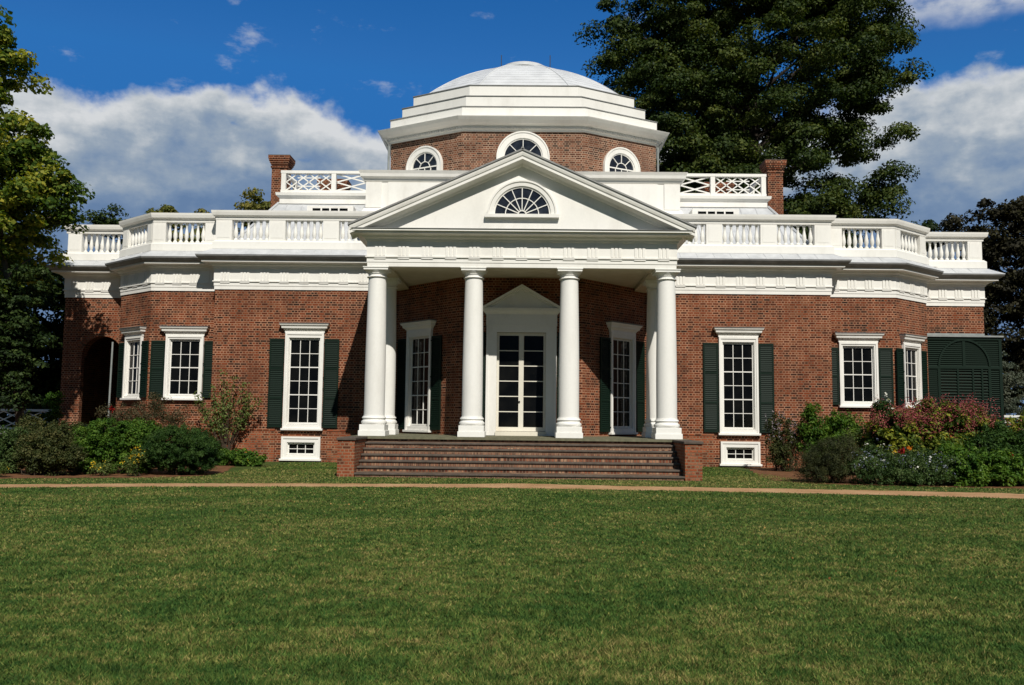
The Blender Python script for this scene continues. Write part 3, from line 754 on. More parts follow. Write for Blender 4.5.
# --- lattice roof railings
def lattice(m, x0, x1, z0, z1, y, w=.045, dense=True):
    h = z1 - z0; W = x1 - x0
    if dense:
        cw = W / 2
        for q in (0, 1):
            a = x0 + q * cw
            for (u0, v0, u1, v1) in ((0, 0, 1, 1), (0, 1, 1, 0)): m.bar((a + u0 * cw, y, z0 + v0 * h), (a + u1 * cw, y, z0 + v1 * h), w, .04)
        a = x0 + cw / 2
        for (u0, v0, u1, v1) in ((0, 0, 1, 1), (0, 1, 1, 0)): m.bar((a + u0 * cw, y + .003, z0 + v0 * h), (a + u1 * cw, y + .003, z0 + v1 * h), w, .04)
        for zz in (.25, .75): m.bar((a, y + .005, z0 + zz * h), (a + cw, y + .005, z0 + zz * h), w * .8, .035)
        for b0, b1, v in ((x0, x0 + cw / 4, .5), (x1 - cw / 4, x1, .5)):
            pass
        m.bar((x0, y + .004, z0 + h * .5), (x0 + cw * .5, y + .004, z0), w * .9, .036); m.bar((x0, y + .004, z0 + h * .5), (x0 + cw * .5, y + .004, z1), w * .9, .036)
        m.bar((x1, y + .004, z0 + h * .5), (x1 - cw * .5, y + .004, z0), w * .9, .036); m.bar((x1, y + .004, z0 + h * .5), (x1 - cw * .5, y + .004, z1), w * .9, .036)
    else:
        for (u0, v0, u1, v1) in ((0, 0, 1, 1), (0, 1, 1, 0), (0, .5, .5, 1), (0, .5, .5, 0), (1, .5, .5, 1), (1, .5, .5, 0)):
            m.bar((x0 + u0 * W, y + .003 * v0, z0 + v0 * h), (x0 + u1 * W, y + .003 * v0, z0 + v1 * h), w, .04)
for sg in (-1, 1):
    m = MB(); xs_ = [5.0, 7.56, 9.56]
    rb = MB(); a, b = sorted((sg * 4.9, sg * 9.68)); rb.sweep([(a, 8.6), (a, 8.0), (b, 8.0), (b, 8.6)], [(0, 10.05), (.02, 10.05), (.02, 10.26), (.05, 10.28), (.14, 10.36), (.16, 10.47), (0, 10.5), (-.3, 10.5), (-.3, 10.05)]); 
    rail = rb.build('roof_railing', 'white_paint', house)
    for x in (5.9, 7.55, 9.56): m.box(sg * x - .09, sg * x + .09, 7.95, 8.12, 10.5, 11.3)
    a, b = sorted((sg * 4.9, sg * 9.67)); m.box(a, b, 7.94, 8.13, 11.28, 11.39); m.box(a, b, 7.97, 8.10, 10.5, 10.60)
    m.box(sg * 9.56 - .06, sg * 9.56 + .06, 8.1, 15, 11.28, 11.37); m.box(sg * 9.56 - .06, sg * 9.56 + .06, 8.1, 15, 10.5, 10.6)
    for y in np.arange(9.6, 15, 1.8): m.box(sg * 9.56 - .08, sg * 9.56 + .08, y, y + .14, 10.5, 11.3)
    m.build('rail_frame', 'white_paint', rail)
    m = MB(); a, b = sorted((sg * 7.64, sg * 9.47)); lattice(m, a, b, 10.60, 11.28, 8.035)
    a, b = sorted((sg * 5.0, sg * 7.46)); lattice(m, a, b, 10.60, 11.28, 8.035, .05, False)
    m.build('lattice_panel', 'white_paint', rail)

# --- chimneys
def chimney(x, y, w, dep, z0, z1):
    m = MB(); h = w / 2; k = dep / 2; m.box(-h, h, -k, k, z0, z1 - .50)
    for i, (e, a, b) in enumerate(((.04, .50, .42), (.0, .42, .36), (.045, .36, .29), (.08, .29, .21), (.11, .21, .13), (.13, .13, .0))):
        m.box(-h - e, h + e, -k - e, k + e, z1 - a, z1 - b)
    ch = m.build('chimney', 'brick', house, loc=(x, y, 0))
    m = MB(); m.box(-h - .135, h + .135, -k - .135, k + .135, z1, z1 + .025); m.cur = 0; m.build('chimney_cap', 'step_stone', ch)
    return ch
chimney(-10.12, 9.6, .64, .62, 7.5, 12.38); chimney(10.42, 9.6, .62, .62, 7.5, 12.34)
chimney(-8.55, 12.6, 1.1, .7, 9.9, 12.2); chimney(8.75, 12.6, 1.1, .7, 9.9, 12.2)

# --- dome
OCT = [(-2.38, 7.0), (2.38, 7.0), (5.40, 8.66), (5.40, 12.34), (2.38, 14.0), (-2.38, 14.0), (-5.40, 12.34), (-5.40, 8.66)]
m = MB(); m.sweep(OCT, [(0, 9.9), (0, 12.80)], closed=True, pclosed=False); m.build('dome_drum', 'dome_brick', house)
m = MB(); m.sweep(OCT, [(-.02, 12.72), (.03, 12.72), (.05, 12.79), (.09, 12.80), (.09, 12.90), (.16, 12.93), (.20, 12.94), (.30, 12.97), (.42, 13.06), (.50, 13.15), (.52, 13.18), (.06, 13.22), (-.1, 13.22)], closed=True)
for i in range(8):
    a, b = Vector(OCT[i]), Vector(OCT[(i + 1) % 8]); Ln = (b - a).length; t = (b - a) / Ln; M4 = Matrix.Translation((a.x, a.y, 0)) @ Matrix.Rotation(math.atan2(t.y, t.x), 4, 'Z')
    n = int(Ln / .11)
    for k in range(n): u = (k + .5) * Ln / n; m.box(u - .03, u + .03, -.15, -.08, 12.815, 12.885, M4)
m.build('dome_cornice', 'white_paint', house)
m = MB()
for d0, z0, z1 in ((.04, 13.15, 13.69), (-.40, 13.6, 14.28), (-.82, 14.2, 14.88)):
    m.sweep(OCT, [(d0, z0), (d0, z1), (-1.5, z1), (-1.5, z0)], closed=True)
dsteps = m.build('dome_steps', 'white_paint', house)
m = MB()
for d0, z1 in ((.04, 13.69), (-.40, 14.28), (-.82, 14.88)): m.sweep(OCT, [(d0 + .03, z1 + .002), (d0 + .03, z1 + .03), (d0 - .40, z1 + .035), (d0 - .40, z1 + .002)], closed=True)
m.build('step_flashing', 'gutter_metal', dsteps)
m = MB(); C = Vector((0, 10.5)); nv = 14; rows = []
for j in range(nv + 1):
    s_ = .76 * (1 - j / nv) + .16 * j / nv; rows.append([((p[0] - C.x) * s_ + C.x, (p[1] - C.y) * s_ + C.y, 16.68 - 3.08 * s_ * s_) for p in OCT])
m.add([p for r_ in rows for p in r_], [(j * 8 + k, j * 8 + (k + 1) % 8, (j + 1) * 8 + (k + 1) % 8, (j + 1) * 8 + k) for j in range(nv) for k in range(8)] + [tuple(nv * 8 + k for k in range(8))])
dome = m.build('dome_roof', 'dome_metal', house)
m = MB()
for k in range(8): m.tube([rows[j][k] for j in range(nv + 1)], .028, 5)
for j in range(1, nv): 
    for k in range(8): m.tube([rows[j][k], rows[j][(k + 1) % 8]], .010, 4)
m.build('dome_seams', 'dome_metal', dome)
m = MB(); zt = rows[-1][0][2]; m.lathe([(1.0, zt - .12), (1.0, zt + .02), (.92, zt + .05), (.7, zt + .10), (.35, zt + .15), (.02, zt + .16)], 0, 10.5, 32); m.build('oculus', 'dome_metal', dome, smooth=True)
for x in (-.98, 1.12):
    m = MB(); m.tube([(x, 10.3, zt - .1), (x, 10.3, zt + .62)], .018, 5); m.build('lightning_rod', 'iron', dome)
for sg in (-1, 1):
    m = MB(); m.tube([(sg * 5.47, 8.58, 9.9), (sg * 5.47, 8.58, 12.62), (sg * 5.62, 8.42, 12.82)], .045, 8); m.build('downpipe', 'pole_grey', house)
fan('arched_window', .72, 1.03, 3, .28, None, True, house, (0, 7.0, 11.68), full=.6)
aa = math.atan2(1.66, 3.02)
for sg in (-1, 1): fan('arched_window', .58, .86, 3, .24, None, True, house, (sg * 3.89, 7.83, 11.50), sg * aa, full=.6)

# --- louvred porch on the south corner
po = MB(); X0, X1, Y0 = 15.23, 18.12, 6.9
po.box(X0 - .03, X1 + .06, Y0 - .06, 7.27, 4.86, 4.92); po.box(17.72, X1 + .06, 7.27, 10.0, 4.86, 4.92)
porch = po.build('louvred_porch', 'pole_grey', house)
f = MB()
for a, b, zt_ in ((X0, X0 + .11, 4.86), (X0 + .47, X0 + .57, 3.70), (X0 + 2.36, X0 + 2.46, 3.70), (X1 - .11, X1, 4.86)): f.box(a, b, Y0, Y0 + .09, .3, zt_)
for z in (.3, 3.66, 4.76): f.box(X0, X1, Y0 - .004, Y0 + .094, z, z + .10)
for x in (16.45, 17.02, 17.36): f.box(x - .03, x + .03, Y0 + .002, Y0 + .088, .4, 3.66)
f.box(16.65, 16.75, Y0 + .001, Y0 + .089, 3.76, 4.76)
ar = np.linspace(0, math.pi, 25)
for i in range(24): f.bar((16.70 + .95 * math.cos(ar[i]), Y0 + .02, 3.76 + 1.0 * math.sin(ar[i])), (16.70 + .95 * math.cos(ar[i + 1]), Y0 + .02, 3.76 + 1.0 * math.sin(ar[i + 1])), .07, .07)
for y in (8.1, 9.3, 9.92): f.box(X1 - .1, X1, y, y + .09, .3, 4.86)
f.build('porch_frame', 'shutter_green', porch)
def slats(x0, x1, z0, z1, y, pitch, rise, m):
    z = z0
    while z < z1 - .02:
        m.add([(x0, y, z), (x1, y, z), (x1, y + .06, z + rise), (x0, y + .06, z + rise), (x0, y + .008, z - .012), (x1, y + .008, z - .012), (x1, y + .068, z + rise - .012), (x0, y + .068, z + rise - .012)],
              [(0, 1, 2, 3), (4, 7, 6, 5), (0, 4, 5, 1), (2, 6, 7, 3)]); z += pitch
for a, b, z0, z1, pitch, rise in ((X0 + .11, X0 + .47, .4, 3.66, .075, .07), (X0 + 2.46, X1 - .11, .4, 3.66, .075, .07), (X0 + .11, 16.65, 3.76, 4.76, .075, .07), (16.75, X1 - .11, 3.76, 4.76, .075, .07),
                                  (X0 + .57, 16.42, .4, 3.66, .11, .075), (16.48, 16.99, .4, 3.66, .11, .075), (17.05, 17.33, .4, 3.66, .11, .075), (17.39, X0 + 2.36, .4, 3.66, .11, .075)):
    m = MB(); slats(a, b, z0, z1, Y0 + .012, pitch, rise, m); m.build('louvre_panel', 'shutter_green', porch)
m = MB()
z = .4
while z < 4.76:
    m.box(X1 - .075, X1 - .02, 6.99, 9.95, z, z + .062); z += .075
m.build('side_louvres', 'shutter_green', porch)
m = MB(); m.box(15.32, 17.66, 7.20, 7.298, 4.925, 5.03); m.build('porch_flashing', 'pole_grey', porch)
m = MB(); m.box(X0, X1, Y0, 7.29, 0, .3); m.box(17.71, X1, 7.29, 10, 0, .3); m.build('porch_base', 'red_brick', porch)

# --- downpipe on the north bow
dp = MB(); dp.tube([(-15.35, 6.35, 0), (-15.32, 6.35, 4.3)], .034, 8); dp.build('downpipe', 'pole_grey', house)

# ================================================================ TERRACES, RAILINGS, BENCH
def terrace(sg, x0, x1, y, z0, z1, label):
    t = empty('terrace_railing', (sg * x0, y, 0), label, 'railing'); f = lambda a: sg * (a - x0)
    m = MB()
    a, b = sorted((0, f(x1))); m.box(a, b, -.05, .05, z1 - .09, z1); m.box(a, b, -.04, .04, z0 + .04, z0 + .11); m.build('rail', 'fence_white', t)
    n = max(1, round((x1 - x0) / 1.55)); w = (x1 - x0) / n
    for i in range(n + 1):
        m = MB(); x = f(x0 + i * w); m.box(x - .06, x + .06, -.06, .06, z0 - .05, z1 - .091); m.build('post', 'fence_white', t)
    for i in range(n):
        m = MB(); a, b = sorted((f(x0 + i * w) + sg * .06, f(x0 + (i + 1) * w) - sg * .06)); h0, h1 = z0 + .11, z1 - .09; zc = (h0 + h1) / 2; c = (a + b) / 2
        m.bar((a, 0, h0), (b, 0, h1), .04, .035); m.bar((a, .004, h1), (b, .004, h0), .04, .035)
        for xx in (a, b): m.bar((xx, .006, zc), (c, .006, h0), .035, .03); m.bar((xx, .006, zc), (c, .006, h1), .035, .03)
        m.build('lattice_panel', 'fence_white', t)
    return t
terrace(-1, 17.95, 30.2, 8.0, .93, 1.76, 'white lattice terrace railing left of the house behind the tall tree')
terrace(1, 18.5, 31.0, 11.0, 1.05, 1.98, 'white lattice terrace railing right of the green louvred porch')
for sg, x0, x1, y, z, lab in ((-1, 17.9, 31, 8.0, .90, 'low brick terrace with white edge under the left railing'), (1, 18.3, 31, 11.0, 1.02, 'low brick terrace with white edge under the right railing')):
    t = empty('terrace', (sg * x0, y, 0), lab, 'terrace'); a, b = sorted((0, sg * (x1 - x0)))
    m = MB(); m.box(a, b, .02, 3.0, 0, z - .15); m.build('retaining_wall', 'brick', t)
    m = MB(); m.box(a, b, -.12, 3.05, z - .149, z); m.build('edge_board', 'fence_white', t)
bn = empty('garden_bench', (-15.75, 6.45, 0), 'dark green slatted bench by the brick arch on the left', 'bench')
for z in (.55, .72, .89, 1.06):
    m = MB(); m.box(-.6, .6, .20, .23, z, z + .11); m.build('back_slat', 'shutter_green', bn)
for y in (-.25, -.12, .01): m = MB(); m.box(-.6, .6, y, y + .11, .43, .46); m.build('seat_slat', 'shutter_green', bn)
for x in (-.55, .55):
    for y in (-.22, .19): m = MB(); m.box(x - .04, x + .04, y - .03, y + .03, .0, .428 if y < 0 else 1.19); m.build('leg', 'shutter_green', bn)

# ================================================================ PLANTS
def leaves(name, P, Nrm, size, rnd, mat, parent, aspect=.55, seed=0, fold=.12, loc=None, droop=.25):
    r = np.random.RandomState(seed); n = len(P)
    Nn = Nrm + r.normal(0, .55, (n, 3)); Nn /= np.linalg.norm(Nn, axis=1)[:, None] + 1e-9
    d = r.normal(0, 1, (n, 3)); d[:, 2] -= droop; d -= (d * Nn).sum(1)[:, None] * Nn; d /= np.linalg.norm(d, axis=1)[:, None] + 1e-9
    s = np.cross(Nn, d); L = size[:, None]
    v = np.empty((n, 4, 3), np.float32)
    v[:, 0] = P - d * L * .5; v[:, 2] = P + d * L * .5 - Nn * L * fold
    v[:, 1] = P + s * L * aspect * .5 + Nn * L * fold; v[:, 3] = P - s * L * aspect * .5 + Nn * L * fold
    me = bpy.data.meshes.new(name); me.vertices.add(4 * n); me.vertices.foreach_set('co', v.ravel())
    me.loops.add(4 * n); me.loops.foreach_set('vertex_index', np.arange(4 * n, dtype=np.int32))
    me.polygons.add(n); me.polygons.foreach_set('loop_start', np.arange(0, 4 * n, 4, dtype=np.int32)); me.polygons.foreach_set('loop_total', np.full(n, 4, np.int32))
    at_ = me.attributes.new('rnd', 'FLOAT', 'FACE'); at_.data.foreach_set('value', rnd.astype(np.float32))
    me.materials.append(MATS[mat]); me.update(calc_edges=True)
    o = bpy.data.objects.new(name, me); COL.objects.link(o)
    if parent: o.parent = parent
    if loc is not None: o.location = loc
    return o
def clump_leaves(r, C, rad, flat, n_per, lsize, crnd):
    """leaf positions for clumps: C centres, rad radii; leaves sit towards each clump's skin"""
    k = len(C); d = r.normal(0, 1, (k, n_per, 3)); d /= np.linalg.norm(d, axis=2)[:, :, None]
    q = r.uniform(0, 1, (k, n_per, 1)) ** .45
    off = d * q * rad[:, None, None]; off[:, :, 2] *= flat
    off[:, :, 2] -= (off[:, :, 0] ** 2 + off[:, :, 1] ** 2) / (rad[:, None] * 3.2)
    P = (C[:, None, :] + off).reshape(-1, 3); Nn = d.copy(); Nn[:, :, 2] = np.abs(Nn[:, :, 2]) * .7 + .55; Nn = Nn.reshape(-1, 3)
    sz = lsize * r.uniform(.65, 1.3, len(P)); rn = np.clip(np.repeat(crnd, n_per) + r.normal(0, .20, len(P)), 0, 1)
    return P, Nn, sz, rn
def blob_centres(r, blobs, n, shell=.45):
    vol = np.array([b[3] * b[4] * b[5] for b in blobs]) ** .8; cnt = np.maximum(1, (n * vol / vol.sum()).astype(int)); out = []
    for b, c in zip(blobs, cnt):
        d = r.normal(0, 1, (c, 3)); d /= np.linalg.norm(d, axis=1)[:, None]; q = r.uniform(0, 1, (c, 1)) ** shell
        out.append(np.array(b[:3]) + d * q * np.array(b[3:6]))
    return np.concatenate(out)
def tree(name, label, base, blobs, n_cl, n_per, crad, leaf, mat, trunk_r, h_split, seed, cat='tree', group=None, bark='bark', limbs=22, flat=.45, gap=.0, lean=(0, 0), aspect=.6, shell=.45):
    """blobs are given in world coordinates"""
    r = np.random.RandomState(seed); t = empty(name, base, label, cat, group); B = np.array(base)
    C = blob_centres(r, blobs, n_cl, shell) - B
    if gap:
        k = np.sin(C[:, 0] * .9 + seed) + np.sin(C[:, 1] * .8 + 1.7 * seed) + np.sin(C[:, 2] * 1.1 + .6 * seed) + r.normal(0, .5, len(C)); C = C[k > -3 + gap]
    C = C[C[:, 2] > .3]
    top = C[:, 2].max(); cx, cy = C[:, 0].mean(), C[:, 1].mean()
    m = MB(); pts = []
    for q in np.linspace(0, 1, 9): pts.append((cx * q ** 1.5 * .7 + lean[0] * q + r.normal(0, trunk_r * .25), cy * q ** 1.5 * .7 + lean[1] * q + r.normal(0, trunk_r * .25), q * top * .88))
    pts[0] = (0, 0, -.1); m.tube(pts, [trunk_r * (1.35 if i == 0 else 1 - .85 * i / 8) for i in range(9)], 10)
    P3 = np.array(pts)
    order = r.permutation(len(C))[:limbs]
    for i in order:
        c = C[i]; zs = min(max(h_split, c[2] - np.hypot(c[0] - cx, c[1] - cy) * r.uniform(.45, .8)), top * .8); q = np.clip(zs / (top * .88), 0, 1) * 8; j = int(min(q, 7)); s0 = P3[j] + (P3[j + 1] - P3[j]) * (q - j)
        mid = s0 * .5 + c * .5 + np.array([0, 0, np.linalg.norm(c - s0) * .10]) + r.normal(0, .05 * np.linalg.norm(c - s0), 3)
        r0 = max(trunk_r * (1 - .85 * q / 8) * .55, trunk_r * .1); m.tube([s0, s0 * .75 + mid * .25, mid, mid * .4 + c * .6, c], [r0, r0 * .85, r0 * .55, r0 * .35, r0 * .12], 6)
    m.build('trunk', bark, t, smooth=True)
    rad = crad * r.uniform(.6, 1.35, len(C)); cr = r.uniform(.15, .75, len(C))
    P, Nn, sz, rn = clump_leaves(r, C, rad, flat, n_per, leaf, cr)
    leaves('crown', P, Nn, sz, rn, mat, t, seed=seed + 1, aspect=aspect)
    return t
# the great linden behind the house
tree('linden_tree', 'huge dark green shade tree rising behind the house right of the dome', (14.5, 29, 0),
     [(14.4, 29, 25, 8.6, 7, 8.0), (7.4, 28, 26.8, 2.9, 3, 2.6), (5.2, 28, 25.2, 1.5, 2, 1.5), (9.6, 28, 22.4, 4.4, 5, 4.4), (20.8, 29, 28, 3.9, 4, 3.6), (21.8, 29, 24.7, 3.1, 4, 2.9), (22.3, 29, 21.2, 2.5, 3, 2.1),
      (19.2, 29, 20.5, 3.0, 4, 2.0), (20.9, 29, 19.0, 1.4, 2, 1.0), (22.4, 29, 16.6, 1.8, 2.5, 1.9), (20.9, 29, 16.0, 2.0, 2.4, 1.8), (21.8, 29, 14.6, 1.8, 2.4, 1.3), (19.6, 29, 15.4, 2.6, 3, 1.7), (14.2, 29, 17.4, 6.2, 6, 4.8), (10.2, 28, 18.2, 4.4, 5, 3.8), (14.8, 29, 32, 8, 7, 4), (20.0, 29, 12.2, 3.4, 4, 2.0), (11.5, 28, 13.4, 4.8, 5, 3.4), (17.0, 29, 12.8, 3.6, 4, 2.8)],
     1050, 400, 1.15, .21, 'leaf_linden', .62, 7.5, 11, bark='bark_dark', limbs=80, gap=.7, shell=.40)
# sunlit tree at the left edge, in front of the wing
tree('tulip_tree', 'tall tree with yellow-green sunlit leaves at the left edge before the wing', (-16.3, 2.6, 0),
     [(-16.55, 2.6, 9.2, 1.5, 1.6, 1.2), (-15.95, 2.4, 8.6, 1.1, 1.3, .9), (-15.55, 2.4, 9.3, .6, .8, .5), (-17.45, 2.7, 11.3, 1.1, 1.4, 1.1), (-16.85, 2.5, 10.3, .9, 1.1, .7), (-18.45, 2.7, 13.2, 1.0, 1.2, 1.1), (-18.35, 2.7, 15.0, .8, 1, .8), (-17.55, 2.7, 7.4, 1.7, 1.8, 1.3), (-17.65, 2.0, 5.8, 1.3, 1.3, .9), (-17.95, 1.6, 10, 1.8, 1.6, 2.2), (-16.75, 1.2, 8.4, 1.3, 1.3, 1.1), (-18.35, 2.6, 13, 1.5, 1.5, 2)],
     240, 150, .48, .155, 'leaf_poplar', .15, 3.5, 21, limbs=44, flat=.6, aspect=.85, gap=.4, lean=(-1.3, 0))
tree('understory_tree', 'slim dark leafy tree under the tall sunlit tree at the left edge', (-16.9, 1.4, 0),
     [(-16.6, 1.4, 4.9, 1.1, 1.1, 1.3), (-16.6, 1.3, 3.0, 1.1, 1.1, .9), (-15.8, 1.5, 3.9, .7, .8, .9), (-17.4, 1.8, 4.0, 1.2, 1.2, 1.6), (-15.7, 1.4, 5.7, .6, .8, .7), (-16.0, 1.3, 2.3, .7, .7, .5), (-17.0, 1.3, 1.9, .8, .8, .6)],
     190, 120, .38, .12, 'leaf_dark', .07, 1.2, 31, bark='bark', limbs=30, flat=.4)
for i, (x, y, h, w, s, lab) in enumerate(((-20.6, 10.5, 9.5, 2.6, 41, 'dark leafy tree behind the left terrace railing, nearest the house'), (-19.2, 15.5, 8.0, 2.2, 42, 'dark leafy tree just behind the left wing of the house'),
                                          (-25.5, 13, 12, 4.2, 43, 'tall dark tree farthest to the left behind the terrace'), (-30, 17, 11, 4.5, 44, 'broad dark tree at the back left beyond the railing'))):
    tree('background_tree', lab, (x, y, 0), [(x, y, h * .62, w, w, h * .33), (x - w * .4, y, h * .35, w * .9, w, h * .24), (x + w * .2, y, h * .2, w * .9, w * .8, h * .16)], 190, 130, .75, .24, 'leaf_dark', .2, 1.8, s, group='dark trees beyond the left terrace', bark='bark_dark', limbs=18)
tree('small_tree', 'small dark feathery tree top above the left wing balustrade', (-21.3, 18.5, 0), [(-21.4, 18.5, 11.6, 1.2, 1.3, .7), (-21.9, 18.5, 10.6, 1.2, 1.2, .9), (-21.6, 18.5, 8.4, 1.5, 1.5, 1.8)], 90, 130, .5, .17, 'leaf_dark', .15, 4, 47, bark='bark_dark', limbs=18)
for x, z, w, s, lab in ((-27.3, 24.9, 1.9, 51, 'distant yellow-green tree top left of the left chimney'), (-37.4, 23.4, 1.6, 52, 'distant yellow-green tree top above the left bow balustrade'), (-32.5, 22.6, 2.6, 53, 'distant yellow-green trees seen between the left bow balusters')):
    tree('distant_tree', lab, (x, 62, 0), [(x, 62, z - 1.5, w, w, 1.6), (x + .4, 62, z - 5, w * 1.6, w * 1.4, 4), (x, 62, z - 12, w * 1.7, w * 1.5, 6)], 150, 120, .9, .34, 'leaf_far', .35, 8, s, limbs=14)
# copper beech and companions on the right
tree('copper_beech', 'dark purple-brown beech tree at the right edge behind the wing', (28.0, 21, 0),
     [(27.6, 21, 9.6, 3.7, 4.0, 3.9), (25.2, 21, 10.6, 2.0, 3, 1.9), (29.5, 21, 12.0, 3.0, 4, 2.6), (25.6, 21, 5.8, 3.2, 3.6, 3.6), (27.4, 21, 12.2, 2.0, 2.4, 1.5), (28.5, 21, 3.2, 4.4, 4, 2.6), (31.5, 21, 7, 4, 4, 5), (24.2, 20.5, 8.6, 1.4, 2, 2.2), (23.9, 21, 11.9, 1.5, 2, 1.2), (25.7, 21, 12.7, 1.5, 2, 1.2)], 520, 170, .75, .22, 'leaf_copper', .42, 2, 61, bark='bark_dark', limbs=40)
tree('green_tree', 'dull green tree behind the purple beech above the right wing', (24.4, 27, 0), [(23.6, 27, 12.6, 1.6, 2.2, 1.6), (24.8, 27, 10, 2.6, 3, 3), (23.6, 27, 7.0, 2.4, 3, 3)], 140, 150, .7, .22, 'leaf_dark', .25, 3, 62, bark='bark_dark', limbs=16)
tree('olive_tree', 'small grey-green tree beside the louvred porch at the right edge', (22.0, 14.5, 0), [(21.9, 14.5, 3.6, 1.3, 1.2, 1.1), (22.2, 14.5, 2.3, 1.3, 1.3, .9), (21.6, 14.5, 4.5, .8, .9, .6)], 110, 150, .36, .10, 'leaf_grey', .10, 1, 63, limbs=18)
# --- shrubs
def shrub(name, label, base, blobs, n_cl, n_per, crad, leaf, mat, seed, group=None, cat='shrub', flowers=(), stems=14, flat=.8, aspect=.5, shell=.4):
    r = np.random.RandomState(seed); t = empty(name, base, label, cat, group); B = np.array(base)
    C = blob_centres(r, blobs, n_cl, shell) - B; C = C[C[:, 2] > .04]
    m = MB()
    for c in C[r.permutation(len(C))[:stems]]:
        s0 = np.array([r.normal(0, .08), r.normal(0, .08), -.02]) + np.array([c[0] * .45, c[1] * .45, 0]); md = (s0 + c) / 2 + r.normal(0, .06, 3)
        m.tube([s0, md, c], [.016, .012, .006], 5)
    m.build('stems', 'twig', t)
    rad = crad * r.uniform(.6, 1.3, len(C)); cr = r.uniform(.15, .8, len(C))
    P, Nn, sz, rn = clump_leaves(r, C, rad, flat, n_per, leaf, cr); k = P[:, 2] > .01
    leaves('foliage', P[k], Nn[k], sz[k], rn[k], mat, t, seed=seed + 1, aspect=aspect)
    for (fname, fmat, n, size, zmin, zmax, per, spread) in flowers:
        hull = C[(C[:, 2] >= zmin) & (C[:, 2] <= zmax) & (C[:, 1] < np.percentile(C[:, 1], 75))]
        if not len(hull): hull = C
        F = hull[r.randint(0, len(hull), n)] + r.normal(0, crad * .7, (n, 3)) + np.array([0, -crad * .6, crad * .45])
        FP = (F[:, None, :] + r.normal(0, 1, (n, per, 3)) * np.array(spread)).reshape(-1, 3)
        if n <= 30:
            for q in range(n):
                Q = FP[q * per:(q + 1) * per]; leaves(fname.rstrip('s'), Q, np.tile([0, -.5, .8], (per, 1)), size * r.uniform(.6, 1.3, per), r.uniform(0, 1, per), fmat, t, seed=seed + q, aspect=.8)
            continue
        fo = leaves(fname, FP, np.tile([0, -.5, .8], (len(FP), 1)), size * r.uniform(.6, 1.3, len(FP)), r.uniform(0, 1, len(FP)), fmat, t, seed=seed + 5, aspect=.8); fo['kind'] = 'stuff'
    return t
shrub('boxwood', 'rounded dark green clipped bush before the brick wall, right end of left bed', (-9.07, -2.45, 0), [(-9.1, -2.45, .78, .95, .85, .56), (-9.4, -2.4, .66, .78, .8, .58), (-8.8, -2.5, .55, .78, .7, .48)], 620, 120, .12, .055, 'leaf_box', 101, aspect=.35, shell=.22)
shrub('leafy_bush', 'bright green leafy bush left of the round clipped bush', (-11.2, -2.2, 0), [(-11.2, -2.2, .92, 1.0, .8, .55), (-10.7, -2.1, .85, .75, .7, .55), (-11.6, -2.4, .5, .75, .7, .48), (-10.4, -1.9, 1.05, .5, .5, .4), (-10.7, -2.2, .35, .8, .7, .35)], 460, 100, .14, .07, 'leaf_bright', 102, shell=.3)
shrub('tangled_bush', 'olive brown tangled bush in the left bed beside the yellow flowers', (-12.25, -3.3, 0), [(-12.2, -3.3, .62, .65, .6, .55), (-12.6, -3.2, .75, .5, .5, .5), (-11.8, -3.4, .45, .5, .5, .45), (-12.3, -3.2, .3, .8, .5, .3)], 340, 80, .15, .06, 'leaf_olive', 103, shell=.5, flowers=[('flowers', 'petal_red', 2, .04, .3, .8, 4, (.02, .02, .02))])
shrub('tangled_bush', 'dull green bush at the far left edge of the left bed', (-13.6, -2.9, 0), [(-13.6, -2.9, .65, .7, .6, .6), (-14.4, -2.8, .8, .7, .6, .6), (-15.3, -2.6, .7, .8, .7, .6), (-14, -2.8, .3, 1.0, .6, .3)], 380, 80, .17, .065, 'leaf_aster', 104, shell=.5)
shrub('leafy_bush', 'dull green bush behind the tangled bush under the left tree', (-13.0, -.9, 0), [(-13.0, -.9, .85, .75, .6, .6), (-14.2, -.5, .9, .8, .6, .6), (-12.3, -.4, .8, .5, .5, .5), (-13.2, -.6, .4, 1.2, .6, .4)], 360, 80, .18, .07, 'leaf_olive', 105, shell=.5)
YF = lambda n, z0=.25, z1=.8: [('flowers', 'petal_yellow', n, .04, z0, z1, 4, (.025, .025, .025))]
shrub('yellow_flower_plant', 'small yellow-flowering plant at the foot of the round clipped bush', (-10, -3.35, 0), [(-10, -3.35, .38, .28, .25, .36), (-9.85, -3.3, .55, .15, .15, .22)], 60, 30, .11, .05, 'leaf_sapling', 106, 'yellow flowers along the left bed', 'flower', YF(22), 8, shell=.6)
shrub('yellow_flower_plant', 'low yellow-flowering plant below the bright green bush', (-10.85, -3.3, 0), [(-10.85, -3.3, .22, .42, .25, .22)], 45, 30, .10, .045, 'leaf_sapling', 107, 'yellow flowers along the left bed', 'flower', YF(12, .1), 6, shell=.6)
shrub('yellow_flower_plant', 'yellow-flowering plant at the left end of the bed edge', (-13.05, -4.35, 0), [(-13.05, -4.35, .22, .36, .25, .22)], 45, 30, .10, .045, 'leaf_sapling', 108, 'yellow flowers along the left bed', 'flower', YF(14, .1), 6, shell=.6)
shrub('rose_bush', 'straggly brownish rose with a red bloom below the left bow windows', (-12.6, 2.8, 0), [(-12.6, 2.8, 1.5, 1.0, .6, .55), (-11.6, 3.0, 1.45, .9, .5, .5), (-13.4, 2.6, 1.4, .6, .5, .6), (-12.2, 3.2, 2.0, .5, .4, .4)], 240, 34, .2, .06, 'leaf_rose', 109, stems=34, shell=.7, flowers=[])
rb = empty('red_flower', (-12.95, 1.5, 0), 'single bright red bloom on a stem left of the bow window', 'flower')
m = MB(); m.tube([(0, 0, 0), (.03, .02, .8), (0, 0, 1.72)], [.012, .01, .008], 5); m.build('stem', 'twig', rb)
